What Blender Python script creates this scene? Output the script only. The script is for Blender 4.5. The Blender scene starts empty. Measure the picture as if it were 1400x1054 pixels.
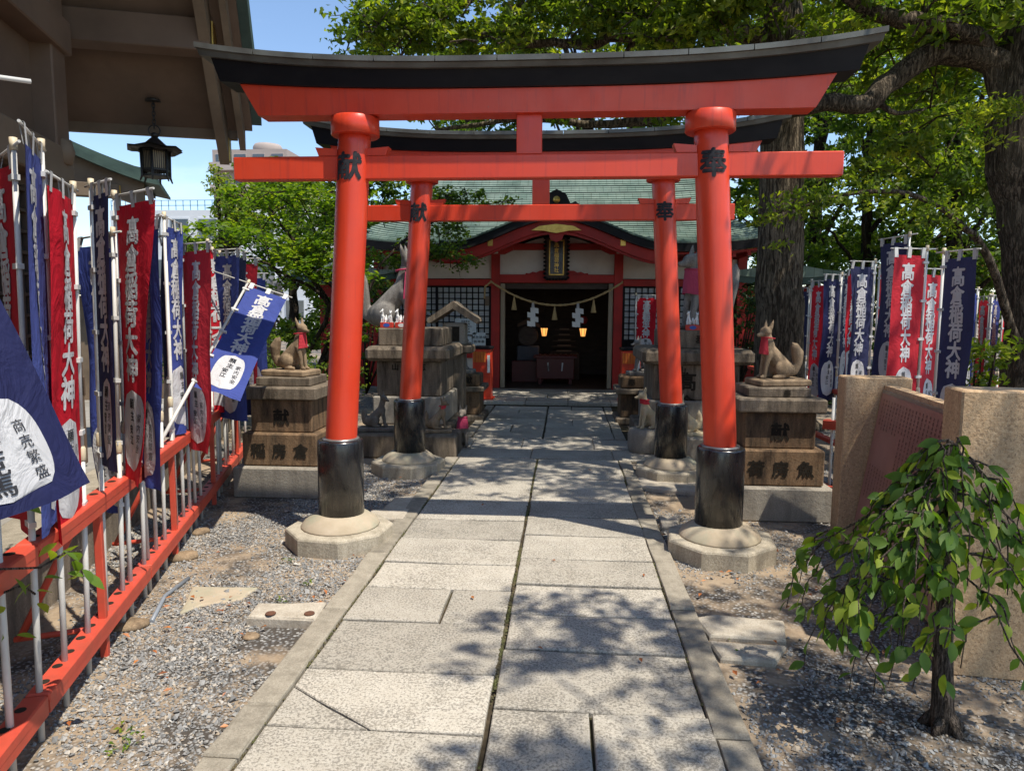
import bpy, bmesh, math, random
import numpy as np
from mathutils import Vector, Matrix
rad = math.radians
SC = bpy.context.scene
COL = SC.collection
random.seed(7); RNG = np.random.default_rng(7)

# ------------------------------------------------------------------ camera
CAM_H, FPX, W0, H0 = 1.6, 963.0, 1400.0, 1054.0
PITCH, YAW, ROLL = rad(6.1), rad(4.28), rad(0.35)
FWD = Vector((-math.sin(YAW)*math.cos(PITCH), math.cos(YAW)*math.cos(PITCH), -math.sin(PITCH)))
_r = Vector((math.cos(YAW), math.sin(YAW), 0)); _u = _r.cross(FWD)
RGT = _r*math.cos(ROLL) + _u*math.sin(ROLL); UPV = -_r*math.sin(ROLL) + _u*math.cos(ROLL)
cam_d = bpy.data.cameras.new('camera'); cam = bpy.data.objects.new('camera', cam_d); COL.objects.link(cam)
cam_d.sensor_width = 36.0; cam_d.lens = 36.0*FPX/W0; cam_d.clip_start = 0.05; cam_d.clip_end = 600
mw = Matrix.Identity(4)
for i in range(3):
    mw[i][0] = RGT[i]; mw[i][1] = UPV[i]; mw[i][2] = -FWD[i]
mw[2][3] = CAM_H
cam.matrix_world = mw
SC.camera = cam

# ------------------------------------------------------------------ sky, sun, exposure
SUN_AZ, SUN_EL = 54.0, 65.0         # azimuth: degrees from straight behind the camera towards the right
TO_SUN = Vector((math.sin(rad(SUN_AZ))*math.cos(rad(SUN_EL)), -math.cos(rad(SUN_AZ))*math.cos(rad(SUN_EL)), math.sin(rad(SUN_EL))))
world = bpy.data.worlds.new('World'); SC.world = world; world.use_nodes = True
wn = world.node_tree; wn.nodes.clear()
sky = wn.nodes.new('ShaderNodeTexSky'); sky.sky_type = 'NISHITA'; sky.sun_disc = False
sky.sun_elevation = rad(SUN_EL); sky.sun_rotation = math.atan2(TO_SUN.x, TO_SUN.y)
sky.air_density = 1.0; sky.dust_density = 0.15; sky.ozone_density = 2.5
bg = wn.nodes.new('ShaderNodeBackground'); bg.inputs['Strength'].default_value = 0.15
wo = wn.nodes.new('ShaderNodeOutputWorld')
tcw = wn.nodes.new('ShaderNodeTexCoord'); mpw = wn.nodes.new('ShaderNodeMapping'); mpw.inputs['Scale'].default_value = (1.0, 1.6, 5.0)
mpw.inputs['Rotation'].default_value = (0.2, 0.35, 0.5)
nzw = wn.nodes.new('ShaderNodeTexNoise'); nzw.inputs['Scale'].default_value = 2.2; nzw.inputs['Detail'].default_value = 7; nzw.inputs['Roughness'].default_value = 0.62
rmw = wn.nodes.new('ShaderNodeValToRGB'); rmw.color_ramp.elements[0].position = 0.52; rmw.color_ramp.elements[1].position = 0.85
rmw.color_ramp.elements[1].color = (0.40, 0.40, 0.40, 1)
mxw = wn.nodes.new('ShaderNodeMix'); mxw.data_type = 'RGBA'; mxw.inputs[7].default_value = (6.5, 7.0, 7.6, 1)
L = wn.links.new
L(tcw.outputs['Generated'], mpw.inputs['Vector']); L(mpw.outputs['Vector'], nzw.inputs['Vector']); L(nzw.outputs['Fac'], rmw.inputs['Fac'])
L(rmw.outputs['Color'], mxw.inputs[0]); L(sky.outputs['Color'], mxw.inputs[6]); L(mxw.outputs[2], bg.inputs['Color']); L(bg.outputs['Background'], wo.inputs['Surface'])
sun_d = bpy.data.lights.new('sun', 'SUN'); sun_d.energy = 4.5; sun_d.angle = rad(0.55); sun_d.color = (1.0, 0.94, 0.83)
sun = bpy.data.objects.new('sun', sun_d); COL.objects.link(sun)
sun.rotation_euler = TO_SUN.to_track_quat('Z', 'Y').to_euler()
SC.view_settings.view_transform = 'Standard'; SC.view_settings.look = 'None'; SC.view_settings.gamma = 1.0
SC.view_settings.use_curve_mapping = False; SC.view_settings.exposure = 0.52
SC.render.engine = 'CYCLES'
SC.cycles.max_bounces = 8; SC.cycles.diffuse_bounces = 4; SC.cycles.glossy_bounces = 3; SC.cycles.transmission_bounces = 4; SC.cycles.transparent_max_bounces = 6
SC.cycles.use_denoising = True

# ------------------------------------------------------------------ pixel helpers (a pixel gives a direction; depth comes from what it touches)
def ray(x, y):
    return (FWD*FPX + RGT*(x-W0/2) + UPV*(H0/2-y)).normalized()
def at_z(x, y, z=0.0):
    d = ray(x, y); t = (z-CAM_H)/d.z; return Vector((d.x*t, d.y*t, z))
def at_y(x, y, Y):
    d = ray(x, y); t = Y/d.y; return Vector((d.x*t, Y, CAM_H+d.z*t))
def pix(P):
    d = Vector(P)-Vector((0, 0, CAM_H)); w = d.dot(FWD)
    return W0/2+FPX*d.dot(RGT)/w, H0/2-FPX*d.dot(UPV)/w

# ------------------------------------------------------------------ object helpers
def tag(o, label=None, cat=None, group=None, kind=None):
    if label: o['label'] = label
    if cat: o['category'] = cat
    if group: o['group'] = group
    if kind: o['kind'] = kind
    return o
def empty(name, loc=(0, 0, 0), rz=0.0, label=None, cat=None, group=None, kind=None):
    o = bpy.data.objects.new(name, None); COL.objects.link(o); o.empty_display_size = 0.1
    o.location = loc; o.rotation_euler = (0, 0, rz)
    return tag(o, label, cat, group, kind)
def put(name, mesh, mat=None, parent=None, loc=(0, 0, 0), rot=(0, 0, 0), scale=(1, 1, 1)):
    o = bpy.data.objects.new(name, mesh); COL.objects.link(o)
    if mat is not None and len(mesh.materials) == 0: mesh.materials.append(mat)
    o.parent = parent; o.location = loc; o.rotation_euler = rot; o.scale = scale
    return o
def copy_tree(o, parent=None):
    c = o.copy(); COL.objects.link(c); c.parent = parent
    for ch in list(o.children): copy_tree(ch, c)
    return c

class MB:
    """collects geometry for one mesh"""
    def __init__(s): s.v = []; s.f = []; s.sm = []
    def add(s, vs, fs, smooth=False):
        n = len(s.v); s.v += [tuple(v) for v in vs]; s.f += [tuple(i+n for i in f) for f in fs]; s.sm += [smooth]*len(fs); return s
    def box(s, c, size, rz=0.0, bev=0.0, taper=(1, 1), rot=None):
        hx, hy, hz = size[0]/2, size[1]/2, size[2]/2
        b = min(bev, hx*.45, hy*.45, hz*.45)
        M3 = rot if rot is not None else Matrix.Rotation(rz, 3, 'Z')
        c = Vector(c)
        def T(x, y, z):
            k = (z+hz)/(2*hz); x *= 1+(taper[0]-1)*k; y *= 1+(taper[1]-1)*k
            return c + M3 @ Vector((x, y, z))
        if b <= 0:
            vs = [T(x, y, z) for z in (-hz, hz) for y in (-hy, hy) for x in (-hx, hx)]
            return s.add(vs, [(0, 2, 3, 1), (4, 5, 7, 6), (0, 1, 5, 4), (2, 6, 7, 3), (0, 4, 6, 2), (1, 3, 7, 5)])
        # chamfered box: rings
        rings = []
        for z, i in ((-hz, b), (-hz+b, 0), (hz-b, 0), (hz, b)):
            X, Y = hx-i, hy-i; k = b if i == 0 else b*.6
            rings.append([T(*p, z) for p in ((-X+k, -Y), (X-k, -Y), (X, -Y+k), (X, Y-k), (X-k, Y), (-X+k, Y), (-X, Y-k), (-X, -Y+k))])
        vs = [p for r in rings for p in r]; fs = []
        for a in range(3):
            for i in range(8):
                j = (i+1) % 8; fs.append((a*8+i, a*8+j, a*8+8+j, a*8+8+i))
        fs.append(tuple(range(7, -1, -1))); fs.append(tuple(24+i for i in range(8)))
        return s.add(vs, fs)
    def lathe(s, c, prof, n=24, smooth=True, rz=0.0, squash=1.0):
        """prof: list of (r, z)"""
        vs = []; fs = []; cx, cy, cz = c
        for r, z in prof:
            for i in range(n):
                a = 2*math.pi*i/n+rz; vs.append((cx+r*math.cos(a), cy+r*math.sin(a)*squash, cz+z))
        m = len(prof)
        for k in range(m-1):
            for i in range(n):
                j = (i+1) % n; fs.append((k*n+i, k*n+j, (k+1)*n+j, (k+1)*n+i))
        s.add(vs, fs, smooth)
        s.add(vs[:n], [tuple(range(n-1, -1, -1))]); s.add(vs[-n:], [tuple(range(n))])
        return s
    def tube(s, pts, rads, n=8, smooth=True, cap=True):
        pts = [Vector(p) for p in pts]; m = len(pts)
        if not hasattr(rads, '__len__'): rads = [rads]*m
        vs = []; prev = None
        for k in range(m):
            t = (pts[min(k+1, m-1)]-pts[max(k-1, 0)]).normalized()
            if prev is None:
                a = Vector((0, 0, 1)) if abs(t.z) < .9 else Vector((1, 0, 0)); nx = t.cross(a).normalized()
            else: nx = (prev-t*prev.dot(t)).normalized()
            prev = nx; ny = t.cross(nx)
            for i in range(n):
                a = 2*math.pi*i/n; vs.append(pts[k]+(nx*math.cos(a)+ny*math.sin(a))*rads[k])
        fs = [(k*n+i, k*n+(i+1) % n, (k+1)*n+(i+1) % n, (k+1)*n+i) for k in range(m-1) for i in range(n)]
        s.add(vs, fs, smooth)
        if cap: s.add(vs[:n], [tuple(range(n-1, -1, -1))]); s.add(vs[-n:], [tuple(range(n))])
        return s
    def prism(s, poly, axis, d0, d1):
        """poly of 2D points extruded along axis ('x': (y,z), 'y': (x,z), 'z': (x,y))"""
        def T(p, d): return {'x': (d, p[0], p[1]), 'y': (p[0], d, p[1]), 'z': (p[0], p[1], d)}[axis]
        n = len(poly); vs = [T(p, d0) for p in poly]+[T(p, d1) for p in poly]
        fs = [tuple(range(n-1, -1, -1)), tuple(range(n, 2*n))]+[(i, (i+1) % n, n+(i+1) % n, n+i) for i in range(n)]
        return s.add(vs, fs)
    def band(s, xs, lo, hi, y0, y1, smooth=False):
        """solid along x between z=lo[i] and hi[i], from y0 to y1 (numbers or lists)"""
        m = len(xs); y0 = y0 if hasattr(y0, '__len__') else [y0]*m; y1 = y1 if hasattr(y1, '__len__') else [y1]*m
        vs = []
        for i, x in enumerate(xs): vs += [(x, y0[i], lo[i]), (x, y0[i], hi[i]), (x, y1[i], hi[i]), (x, y1[i], lo[i])]
        fs = []
        for i in range(m-1):
            a, b = i*4, i*4+4
            for k in range(4): fs.append((a+k, b+k, b+(k+1) % 4, a+(k+1) % 4))
        fs += [(0, 1, 2, 3), (m*4-1, m*4-2, m*4-3, m*4-4)]
        return s.add(vs, fs, smooth)
    def grid(s, P, smooth=True):
        """P: [rows][cols] points"""
        r, c = len(P), len(P[0]); vs = [p for row in P for p in row]
        fs = [(i*c+j, i*c+j+1, (i+1)*c+j+1, (i+1)*c+j) for i in range(r-1) for j in range(c-1)]
        return s.add(vs, fs, smooth)
    def mesh(s, name='mesh', recalc=True):
        me = bpy.data.meshes.new(name); me.from_pydata(s.v, [], s.f)
        me.polygons.foreach_set('use_smooth', s.sm)
        if recalc:
            bm = bmesh.new(); bm.from_mesh(me); bmesh.ops.remove_doubles(bm, verts=bm.verts, dist=1e-5)
            bmesh.ops.recalc_face_normals(bm, faces=bm.faces); bm.to_mesh(me); bm.free()
        return me
    def build(s, name, mat, parent=None, loc=(0, 0, 0), rot=(0, 0, 0), recalc=True):
        return put(name, s.mesh(name, recalc), mat, parent, loc, rot)
def bx(name, mat, parent, c, size, bev=0.0, rz=0.0, **k):
    return MB().box(c, size, rz, bev, **k).build(name, mat, parent)

# ------------------------------------------------------------------ materials
class NT:
    def __init__(s, name):
        s.m = bpy.data.materials.new(name); s.m.use_nodes = True; s.t = s.m.node_tree; s.t.nodes.clear()
        s.out = s.n('ShaderNodeOutputMaterial')
    def n(s, typ, **k):
        o = s.t.nodes.new(typ)
        for a, b in k.items(): setattr(o, a, b)
        return o
    def l(s, a, b): s.t.links.new(a, b)
    def pos(s, scale=(1, 1, 1), obj=False):
        if obj: src = s.n('ShaderNodeTexCoord').outputs['Object']
        else: src = s.n('ShaderNodeNewGeometry').outputs['Position']
        mp = s.n('ShaderNodeMapping'); mp.inputs['Scale'].default_value = scale; s.l(src, mp.inputs['Vector']); return mp.outputs['Vector']
    def noise(s, vec, scale, detail=4, rough=.55, dist=0.0):
        o = s.n('ShaderNodeTexNoise'); o.inputs['Scale'].default_value = scale; o.inputs['Detail'].default_value = detail
        o.inputs['Roughness'].default_value = rough; o.inputs['Distortion'].default_value = dist; s.l(vec, o.inputs['Vector']); return o.outputs['Fac']
    def ramp(s, fac, a, b, ca=(0, 0, 0, 1), cb=(1, 1, 1, 1)):
        o = s.n('ShaderNodeValToRGB'); e = o.color_ramp.elements; e[0].position = a; e[1].position = b; e[0].color = ca; e[1].color = cb
        s.l(fac, o.inputs['Fac']); return o.outputs['Color']
    def mix(s, fac, a, b, mode='MIX'):
        o = s.n('ShaderNodeMix', data_type='RGBA', blend_type=mode)
        for sock, val in ((o.inputs[0], fac), (o.inputs[6], a), (o.inputs[7], b)):
            if isinstance(val, (tuple, list)): sock.default_value = (*val[:3], 1)
            elif isinstance(val, (int, float)): sock.default_value = val
            else: s.l(val, sock)
        return o.outputs[2]
    def mathn(s, op, a, b=0.0):
        o = s.n('ShaderNodeMath', operation=op)
        for sock, val in ((o.inputs[0], a), (o.inputs[1], b)):
            if isinstance(val, (int, float)): sock.default_value = val
            else: s.l(val, sock)
        return o.outputs[0]
    def bump(s, h, strength=.3, dist=.01, normal=None):
        o = s.n('ShaderNodeBump'); o.inputs['Strength'].default_value = strength; o.inputs['Distance'].default_value = dist
        s.l(h, o.inputs['Height'])
        if normal is not None: s.l(normal, o.inputs['Normal'])
        return o.outputs['Normal']
    def bsdf(s, col, rough=.6, spec=.4, metal=0.0, normal=None, coat=0.0, trans=0.0, emis=None, sheen=0.0):
        b = s.n('ShaderNodeBsdfPrincipled')
        for key, val in (('Base Color', col), ('Roughness', rough), ('Metallic', metal)):
            sock = b.inputs[key]
            if isinstance(val, (tuple, list)): sock.default_value = (*val[:3], 1)
            elif isinstance(val, (int, float)): sock.default_value = val
            else: s.l(val, sock)
        b.inputs['Specular IOR Level'].default_value = spec
        b.inputs['Coat Weight'].default_value = coat; b.inputs['Coat Roughness'].default_value = .12
        if sheen: b.inputs['Sheen Weight'].default_value = sheen
        if normal is not None: s.l(normal, b.inputs['Normal'])
        if emis: b.inputs['Emission Color'].default_value = (*emis[0], 1); b.inputs['Emission Strength'].default_value = emis[1]
        s.l(b.outputs[0], s.out.inputs['Surface']); return b
def rnd(nt):
    return nt.n('ShaderNodeObjectInfo').outputs['Random']

def mat_simple(name, c1, c2=None, scale=6.0, rough=.6, spec=.4, bump=0.0, bscale=40.0, metal=0.0, coat=0.0, dirt=None, dscale=2.0, damt=.5, stretch=(1, 1, 1), bdist=.004, obj=False, wob=0.0, rvar=0.0):
    t = NT(name); v = t.pos(stretch, obj); col = c1
    if c2 is not None: col = t.mix(t.ramp(t.noise(v, scale, 6, .6), .35, .68), c1, c2)
    if dirt is not None: col = t.mix(t.mathn('MULTIPLY', t.ramp(t.noise(v, dscale, 7, .62), .48, .72), damt), col, dirt)
    if wob: 
        k = t.mathn('ADD', t.mathn('MULTIPLY', rnd(t), wob*2), 1-wob)
        o = t.n('ShaderNodeVectorMath', operation='SCALE'); 
        if isinstance(col, tuple): cc = t.n('ShaderNodeRGB'); cc.outputs[0].default_value = (*col, 1); col = cc.outputs[0]
        t.l(col, o.inputs[0]); t.l(k, o.inputs['Scale']); col = o.outputs[0]
    nrm = t.bump(t.noise(v, bscale, 5, .6), bump, bdist) if bump else None
    if rvar: rough = t.mathn('ADD', t.mathn('MULTIPLY', t.ramp(t.noise(v, dscale*2.3, 8, .7), .35, .75), rvar), rough)
    t.bsdf(col, rough, spec, metal, nrm, coat); return t.m

def mat_granite(name, base, dark, light, spk=90.0, stain=None, stamt=.6, wob=.08, thr=(.47, .56), worn=None, midk=.33):
    t = NT(name); v = t.pos()
    fine = t.noise(v, spk, 3, .7); mid = t.noise(v, spk*midk, 4, .65); big = t.noise(v, 3.2, 6, .6)
    col = t.mix(t.ramp(fine, .38, .62), base, light)
    dk = t.ramp(t.mathn('ADD', t.mathn('MULTIPLY', mid, .75), t.mathn('MULTIPLY', big, .25)), thr[0], thr[1], (1, 1, 1, 1), (0, 0, 0, 1))
    if worn is not None: col = t.mix(t.mathn('MULTIPLY', dk, worn), col, dark)
    col = t.mix(t.mathn('MULTIPLY', t.ramp(t.noise(v, spk*1.6, 2, .5), .6, .68), .6), col, dark)
    if stain is not None:
        vs = t.pos((5, 5, .8)); st = t.ramp(t.noise(vs, 2.2, 7, .68), .42, .66); col = t.mix(t.mathn('MULTIPLY', st, stamt), col, stain)
    k = t.mathn('ADD', t.mathn('MULTIPLY', rnd(t), wob*2), 1-wob)
    o = t.n('ShaderNodeVectorMath', operation='SCALE'); t.l(col, o.inputs[0]); t.l(k, o.inputs['Scale'])
    n1 = t.bump(mid, .5, .008); n2 = t.bump(fine, .4, .003, n1)
    t.bsdf(o.outputs[0], .85, .25, 0, n2); return t.m

def mat_leaf(name, cols, trans=.45, rough=.45, tint=(1.25, 1.35, .35)):
    """cols: dark, mid, bright; 'tint' attribute 0..1 picks"""
    t = NT(name); a = t.n('ShaderNodeAttribute', attribute_name='tint', attribute_type='GEOMETRY').outputs['Fac']
    r = t.n('ShaderNodeValToRGB'); e = r.color_ramp.elements; e[0].color = (*cols[0], 1); e[1].color = (*cols[2], 1)
    m = r.color_ramp.elements.new(.55); m.color = (*cols[1], 1); t.l(a, r.inputs['Fac'])
    p = t.n('ShaderNodeBsdfPrincipled'); t.l(r.outputs[0], p.inputs['Base Color']); p.inputs['Roughness'].default_value = rough; p.inputs['Specular IOR Level'].default_value = .35
    tr = t.n('ShaderNodeBsdfTranslucent'); tc = t.mix(1.0, r.outputs[0], tint, 'MULTIPLY'); t.l(tc, tr.inputs['Color'])
    mx = t.n('ShaderNodeMixShader'); mx.inputs[0].default_value = trans; t.l(p.outputs[0], mx.inputs[1]); t.l(tr.outputs[0], mx.inputs[2])
    t.l(mx.outputs[0], t.out.inputs['Surface']); return t.m

def mat_cloth(name, col, trans=.25, c2=None, rough=.75):
    t = NT(name); v = t.pos()
    w = t.noise(v, 5, 5, .6); c = t.mix(t.ramp(w, .3, .7), col, c2 or tuple(x*.78 for x in col)); c = t.mix(t.mathn('MULTIPLY', rnd(t), .22), c, tuple(min(1, x*.7+.10) for x in col))
    p = t.n('ShaderNodeBsdfPrincipled'); t.l(c, p.inputs['Base Color']); p.inputs['Roughness'].default_value = rough; p.inputs['Specular IOR Level'].default_value = .2
    t.l(t.bump(t.noise(t.pos((1, 1, .6)), 7, 4, .6, 1.2), .5, .05), p.inputs['Normal'])
    tr = t.n('ShaderNodeBsdfTranslucent'); t.l(c, tr.inputs['Color'])
    mx = t.n('ShaderNodeMixShader'); mx.inputs[0].default_value = trans; t.l(p.outputs[0], mx.inputs[1]); t.l(tr.outputs[0], mx.inputs[2])
    t.l(mx.outputs[0], t.out.inputs['Surface']); return t.m

def mat_emit(name, col, s):
    t = NT(name); e = t.n('ShaderNodeEmission'); e.inputs['Color'].default_value = (*col, 1); e.inputs['Strength'].default_value = s
    t.l(e.outputs[0], t.out.inputs['Surface']); return t.m

VERM = (.68, .052, .016)
MT = {}
def mat_vermilion():
    t = NT('vermilion_paint'); v = t.pos(); vz = t.pos((16, 16, .55))
    col = t.mix(t.ramp(t.noise(v, 3.5, 6, .6), .35, .68), VERM, (.60, .043, .016))
    col = t.mix(t.mathn('MULTIPLY', t.ramp(t.noise(v, .9, 5, .6), .45, .7), .40), col, (.66, .080, .034))            # sun-faded areas
    col = t.mix(t.mathn('MULTIPLY', t.ramp(t.noise(vz, 1.6, 7, .65), .54, .74), .55), col, (.34, .035, .028))        # rain streaks
    col = t.mix(t.ramp(t.noise(v, 46, 4, .7), .70, .73), col, (.30, .12, .08))                                     # small chips
    h = t.mathn('ADD', t.mathn('MULTIPLY', t.noise(t.pos((6, 6, .35)), 9, 6, .6), .8), t.mathn('MULTIPLY', t.noise(v, 60, 4), .2))
    rg_ = t.mathn('ADD', t.mathn('MULTIPLY', t.ramp(t.noise(v, 5, 8, .7), .35, .75), .26), .28)
    t.bsdf(col, rg_, .5, 0, t.bump(h, .16, .006), .06); return t.m
MT['red'] = mat_vermilion()
MT['red_dull'] = mat_simple('red_wood_paint', (.40, .022, .016), (.33, .018, .014), 4, .55, .35, .1, 30, dirt=(.2, .02, .015), damt=.5)
MT['rail_red'] = mat_simple('rack_red_paint', (.56, .078, .042), (.49, .062, .036), 12, .5, .4, .12, 60, dirt=(.3, .07, .04), dscale=7, damt=.55)
MT['black'] = mat_simple('black_lacquer', (.006, .006, .008), (.012, .012, .013), 3, .16, .6, .05, 9, coat=.2, dirt=(.07, .06, .05), dscale=5, damt=.35, stretch=(3, 3, .5), rvar=.3)
MT['black_wood'] = mat_simple('black_painted_wood', (.005, .005, .007), (.010, .009, .011), 6, .5, .16, .2, 25, dirt=(.03, .027, .025), dscale=4, damt=.3, stretch=(.5, 1, 1))
MT['copper_cap'] = mat_simple('weathered_copper', (.075, .072, .062), (.15, .155, .14), 5, .5, .5, .1, 20, metal=.25, dirt=(.06, .05, .04), dscale=3, damt=.7, stretch=(.7, 1, 1))
def mat_patina():
    t = NT('green_patina_copper'); v = t.pos()
    col = t.mix(t.ramp(t.noise(v, 3, 6, .6), .35, .68), (.18, .25, .21), (.28, .34, .285)); col = t.mix(t.mathn('MULTIPLY', t.ramp(t.noise(v, 1.1, 7, .62), .46, .7), .75), col, (.07, .11, .09))
    br = t.n('ShaderNodeTexBrick'); mp = t.n('ShaderNodeMapping'); mp.inputs['Scale'].default_value = (1, .3, 1); t.l(t.pos(), mp.inputs['Vector']); t.l(mp.outputs[0], br.inputs['Vector'])
    br.inputs['Scale'].default_value = 3.0; br.inputs['Mortar Size'].default_value = .012; br.inputs['Color1'].default_value = (1, 1, 1, 1); br.inputs['Color2'].default_value = (.8, .84, .82, 1); br.inputs['Mortar'].default_value = (.35, .37, .36, 1)
    t.bsdf(t.mix(1.0, col, br.outputs['Color'], 'MULTIPLY'), .6, .4, .1, t.bump(t.noise(v, 30, 5), .15, .004)); return t.m
MT['patina'] = mat_patina()
MT['patina_dark'] = mat_simple('dark_patina_copper', (.035, .062, .054), (.07, .115, .095), 4, .55, .4, .15, 30, metal=.1, dirt=(.03, .05, .045), dscale=2, damt=.7)
MT['base_stone'] = mat_granite('torii_base_granite', (.36, .31, .23), (.13, .11, .09), (.50, .44, .34), 110, (.17, .14, .10), .55)
MT['base_conc'] = mat_simple('torii_base_mortar', (.44, .36, .26), (.36, .29, .20), 7, .8, .25, .3, 60, dirt=(.22, .30, .22), dscale=4.2, damt=.5)
MT['ped_stone'] = mat_granite('pedestal_granite', (.165, .128, .090), (.045, .035, .026), (.235, .187, .135), 130, (.040, .030, .021), .92)
MT['ped_brown'] = mat_granite('pedestal_brown_stone', (.165, .098, .052), (.04, .028, .017), (.225, .145, .082), 80, (.032, .024, .017), .95)
MT['ped_pale'] = mat_granite('pedestal_pale_granite', (.25, .222, .18), (.09, .08, .066), (.34, .305, .25), 110, (.15, .13, .105), .6)
MT['fox_stone'] = mat_granite('fox_tan_stone', (.25, .172, .103), (.09, .06, .036), (.33, .24, .15), 120, (.085, .058, .036), .7)
MT['fox_grey'] = mat_granite('fox_grey_stone', (.20, .182, .16), (.07, .062, .055), (.28, .26, .235), 90, (.085, .075, .066), .85)
MT['fox_dark'] = mat_granite('fox_dark_stone', (.15, .125, .10), (.05, .042, .035), (.22, .19, .155), 100, (.06, .05, .04), .6)
MT['fox_pale'] = mat_granite('fox_sand_stone', (.50, .40, .25), (.25, .19, .12), (.60, .50, .33), 120, (.32, .25, .16), .4)
MT['carve'] = mat_simple('carved_letter_shadow', (.022, .018, .014), (.035, .028, .02), 20, .9, .1)
MT['carve_red'] = mat_simple('carved_letter_ochre', (.05, .03, .016), (.03, .02, .012), 20, .9, .1)
MT['slab'] = mat_granite('path_granite', (.40, .362, .30), (.095, .085, .07), (.50, .455, .38), 170, (.30, .26, .20), .30, wob=.15, thr=(.43, .52), worn=.66, midk=.52)
MT['kerb'] = mat_granite('kerb_granite', (.27, .235, .18), (.10, .088, .07), (.35, .31, .245), 130, (.15, .13, .098), .6, wob=.14)
MT['stone_flat'] = mat_granite('flat_stone', (.38, .33, .26), (.16, .14, .11), (.47, .42, .34), 90, (.22, .18, .13), .5, wob=.12)
MT['white_wall'] = mat_simple('white_plaster', (.66, .63, .57), (.60, .56, .50), 2.5, .85, .2, .1, 25, dirt=(.42, .37, .31), dscale=1.7, damt=.5)
MT['gold'] = mat_simple('gilt_metal', (.62, .40, .10), (.45, .27, .06), 12, .35, .5, .2, 40, metal=.85)
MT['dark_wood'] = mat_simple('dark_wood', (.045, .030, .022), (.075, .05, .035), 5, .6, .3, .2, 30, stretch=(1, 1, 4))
MT['brown_paint'] = mat_simple('brown_painted_wood', (.165, .112, .078), (.145, .098, .068), 2.2, .6, .3, .08, 20, dirt=(.06, .042, .03), dscale=1.4, damt=.5)
MT['brown_light'] = mat_simple('brown_beam_wood', (.21, .155, .105), (.175, .13, .088), 3, .6, .3, .08, 20, dirt=(.07, .05, .035), dscale=2.4, damt=.5)
MT['iron'] = mat_simple('black_iron', (.014, .014, .014), (.028, .026, .024), 10, .45, .5, .15, 60)
MT['pole'] = mat_simple('white_plastic_pole', (.62, .60, .56), (.52, .50, .46), 8, .4, .45, 0, dirt=(.33, .30, .25), dscale=5, damt=.5, stretch=(1, 1, .5))
MT['joint'] = mat_simple('cream_plastic_joint', (.60, .50, .34), (.52, .42, .28), 10, .5, .4)
MT['tab'] = mat_simple('white_cloth_tab', (.56, .55, .53), (.46, .45, .43), 20, .8, .2)
MT['flag_red'] = mat_cloth('red_banner_cloth', (.60, .010, .026), .25)
MT['flag_blue'] = mat_cloth('blue_banner_cloth', (.050, .075, .30), .2)
MT['flag_navy'] = mat_cloth('navy_banner_cloth', (.011, .014, .072), .12)
MT['print_white'] = mat_cloth('white_print', (.62, .61, .61), .18, (.55, .54, .55))
MT['ink'] = mat_simple('black_ink', (.02, .02, .024), (.045, .045, .05), 30, .8, .2)
MT['ink_red'] = mat_simple('red_ink', (.30, .03, .04), (.24, .03, .04), 30, .8, .2)
MT['bib'] = mat_cloth('red_bib_cloth', (.55, .028, .045), .15)
MT['bib_pink'] = mat_cloth('pink_bib_cloth', (.50, .06, .12), .15, (.40, .03, .09))
MT['paper'] = mat_simple('white_paper', (.70, .70, .68), (.64, .63, .60), 6, .8, .2)
MT['shoji'] = mat_simple('window_paper', (.55, .57, .58), (.48, .50, .51), 3, .5, .4)
MT['rope'] = mat_simple('straw_rope', (.46, .34, .17), (.34, .24, .11), 60, .85, .2, .5, 120)
MT['mon'] = mat_granite('beige_monument_granite', (.46, .30, .165), (.09, .055, .035), (.60, .42, .25), 75, (.27, .175, .10), .4, wob=.03, worn=.45, thr=(.40, .44), midk=.8)
MT['plaque'] = mat_simple('bronze_plaque', (.36, .185, .16), (.31, .155, .135), 6, .32, .5, .03, 30, metal=.2)
MT['plaque_ink'] = mat_simple('plaque_lettering', (.09, .035, .03), (.07, .03, .025), 20, .5, .3)
MT['steel_edge'] = mat_simple('steel_edge', (.33, .31, .29), (.25, .23, .21), 20, .35, .5, metal=.7)
MT['porcelain'] = mat_simple('white_porcelain', (.78, .77, .75), (.72, .71, .69), 20, .15, .5, coat=.4)
MT['bark'] = None
def mat_bark(name, a, b, sc=7.0):
    t = NT(name); v = t.pos((1, 1, .16)); n1 = t.noise(v, sc*4.5, 6, .62, .8); n2 = t.noise(t.pos(), 1.6, 5, .6); n3 = t.noise(t.pos((1, 1, .45)), sc*9, 5, .7)
    cr = t.ramp(n1, .40, .56); col = t.mix(cr, tuple(x*.35 for x in a), t.mix(t.ramp(n3, .3, .7), a, b)); col = t.mix(t.mathn('MULTIPLY', t.ramp(n2, .5, .7), .35), col, (.17, .14, .095))
    h = t.mathn('ADD', t.mathn('MULTIPLY', cr, .8), t.mathn('MULTIPLY', n3, .5))
    t.bsdf(col, .92, .12, 0, t.bump(h, .9, .035)); return t.m
MT['bark'] = mat_bark('camphor_bark', (.12, .09, .062), (.27, .215, .15))
MT['bark_dark'] = mat_bark('dark_bark', (.04, .03, .022), (.085, .065, .048), 10)
MT['bark_mid'] = mat_bark('mid_bark', (.085, .063, .045), (.19, .15, .108), 8)
MT['bark_sap'] = mat_bark('sapling_bark', (.13, .10, .078), (.27, .215, .17), 26)
MT['leaf_camphor'] = mat_leaf('camphor_leaf', ((.055, .090, .012), (.14, .20, .024), (.40, .42, .05)), .58)
MT['leaf_bg'] = mat_leaf('evergreen_leaf', ((.045, .082, .016), (.11, .175, .028), (.28, .33, .045)), .58)
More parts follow.
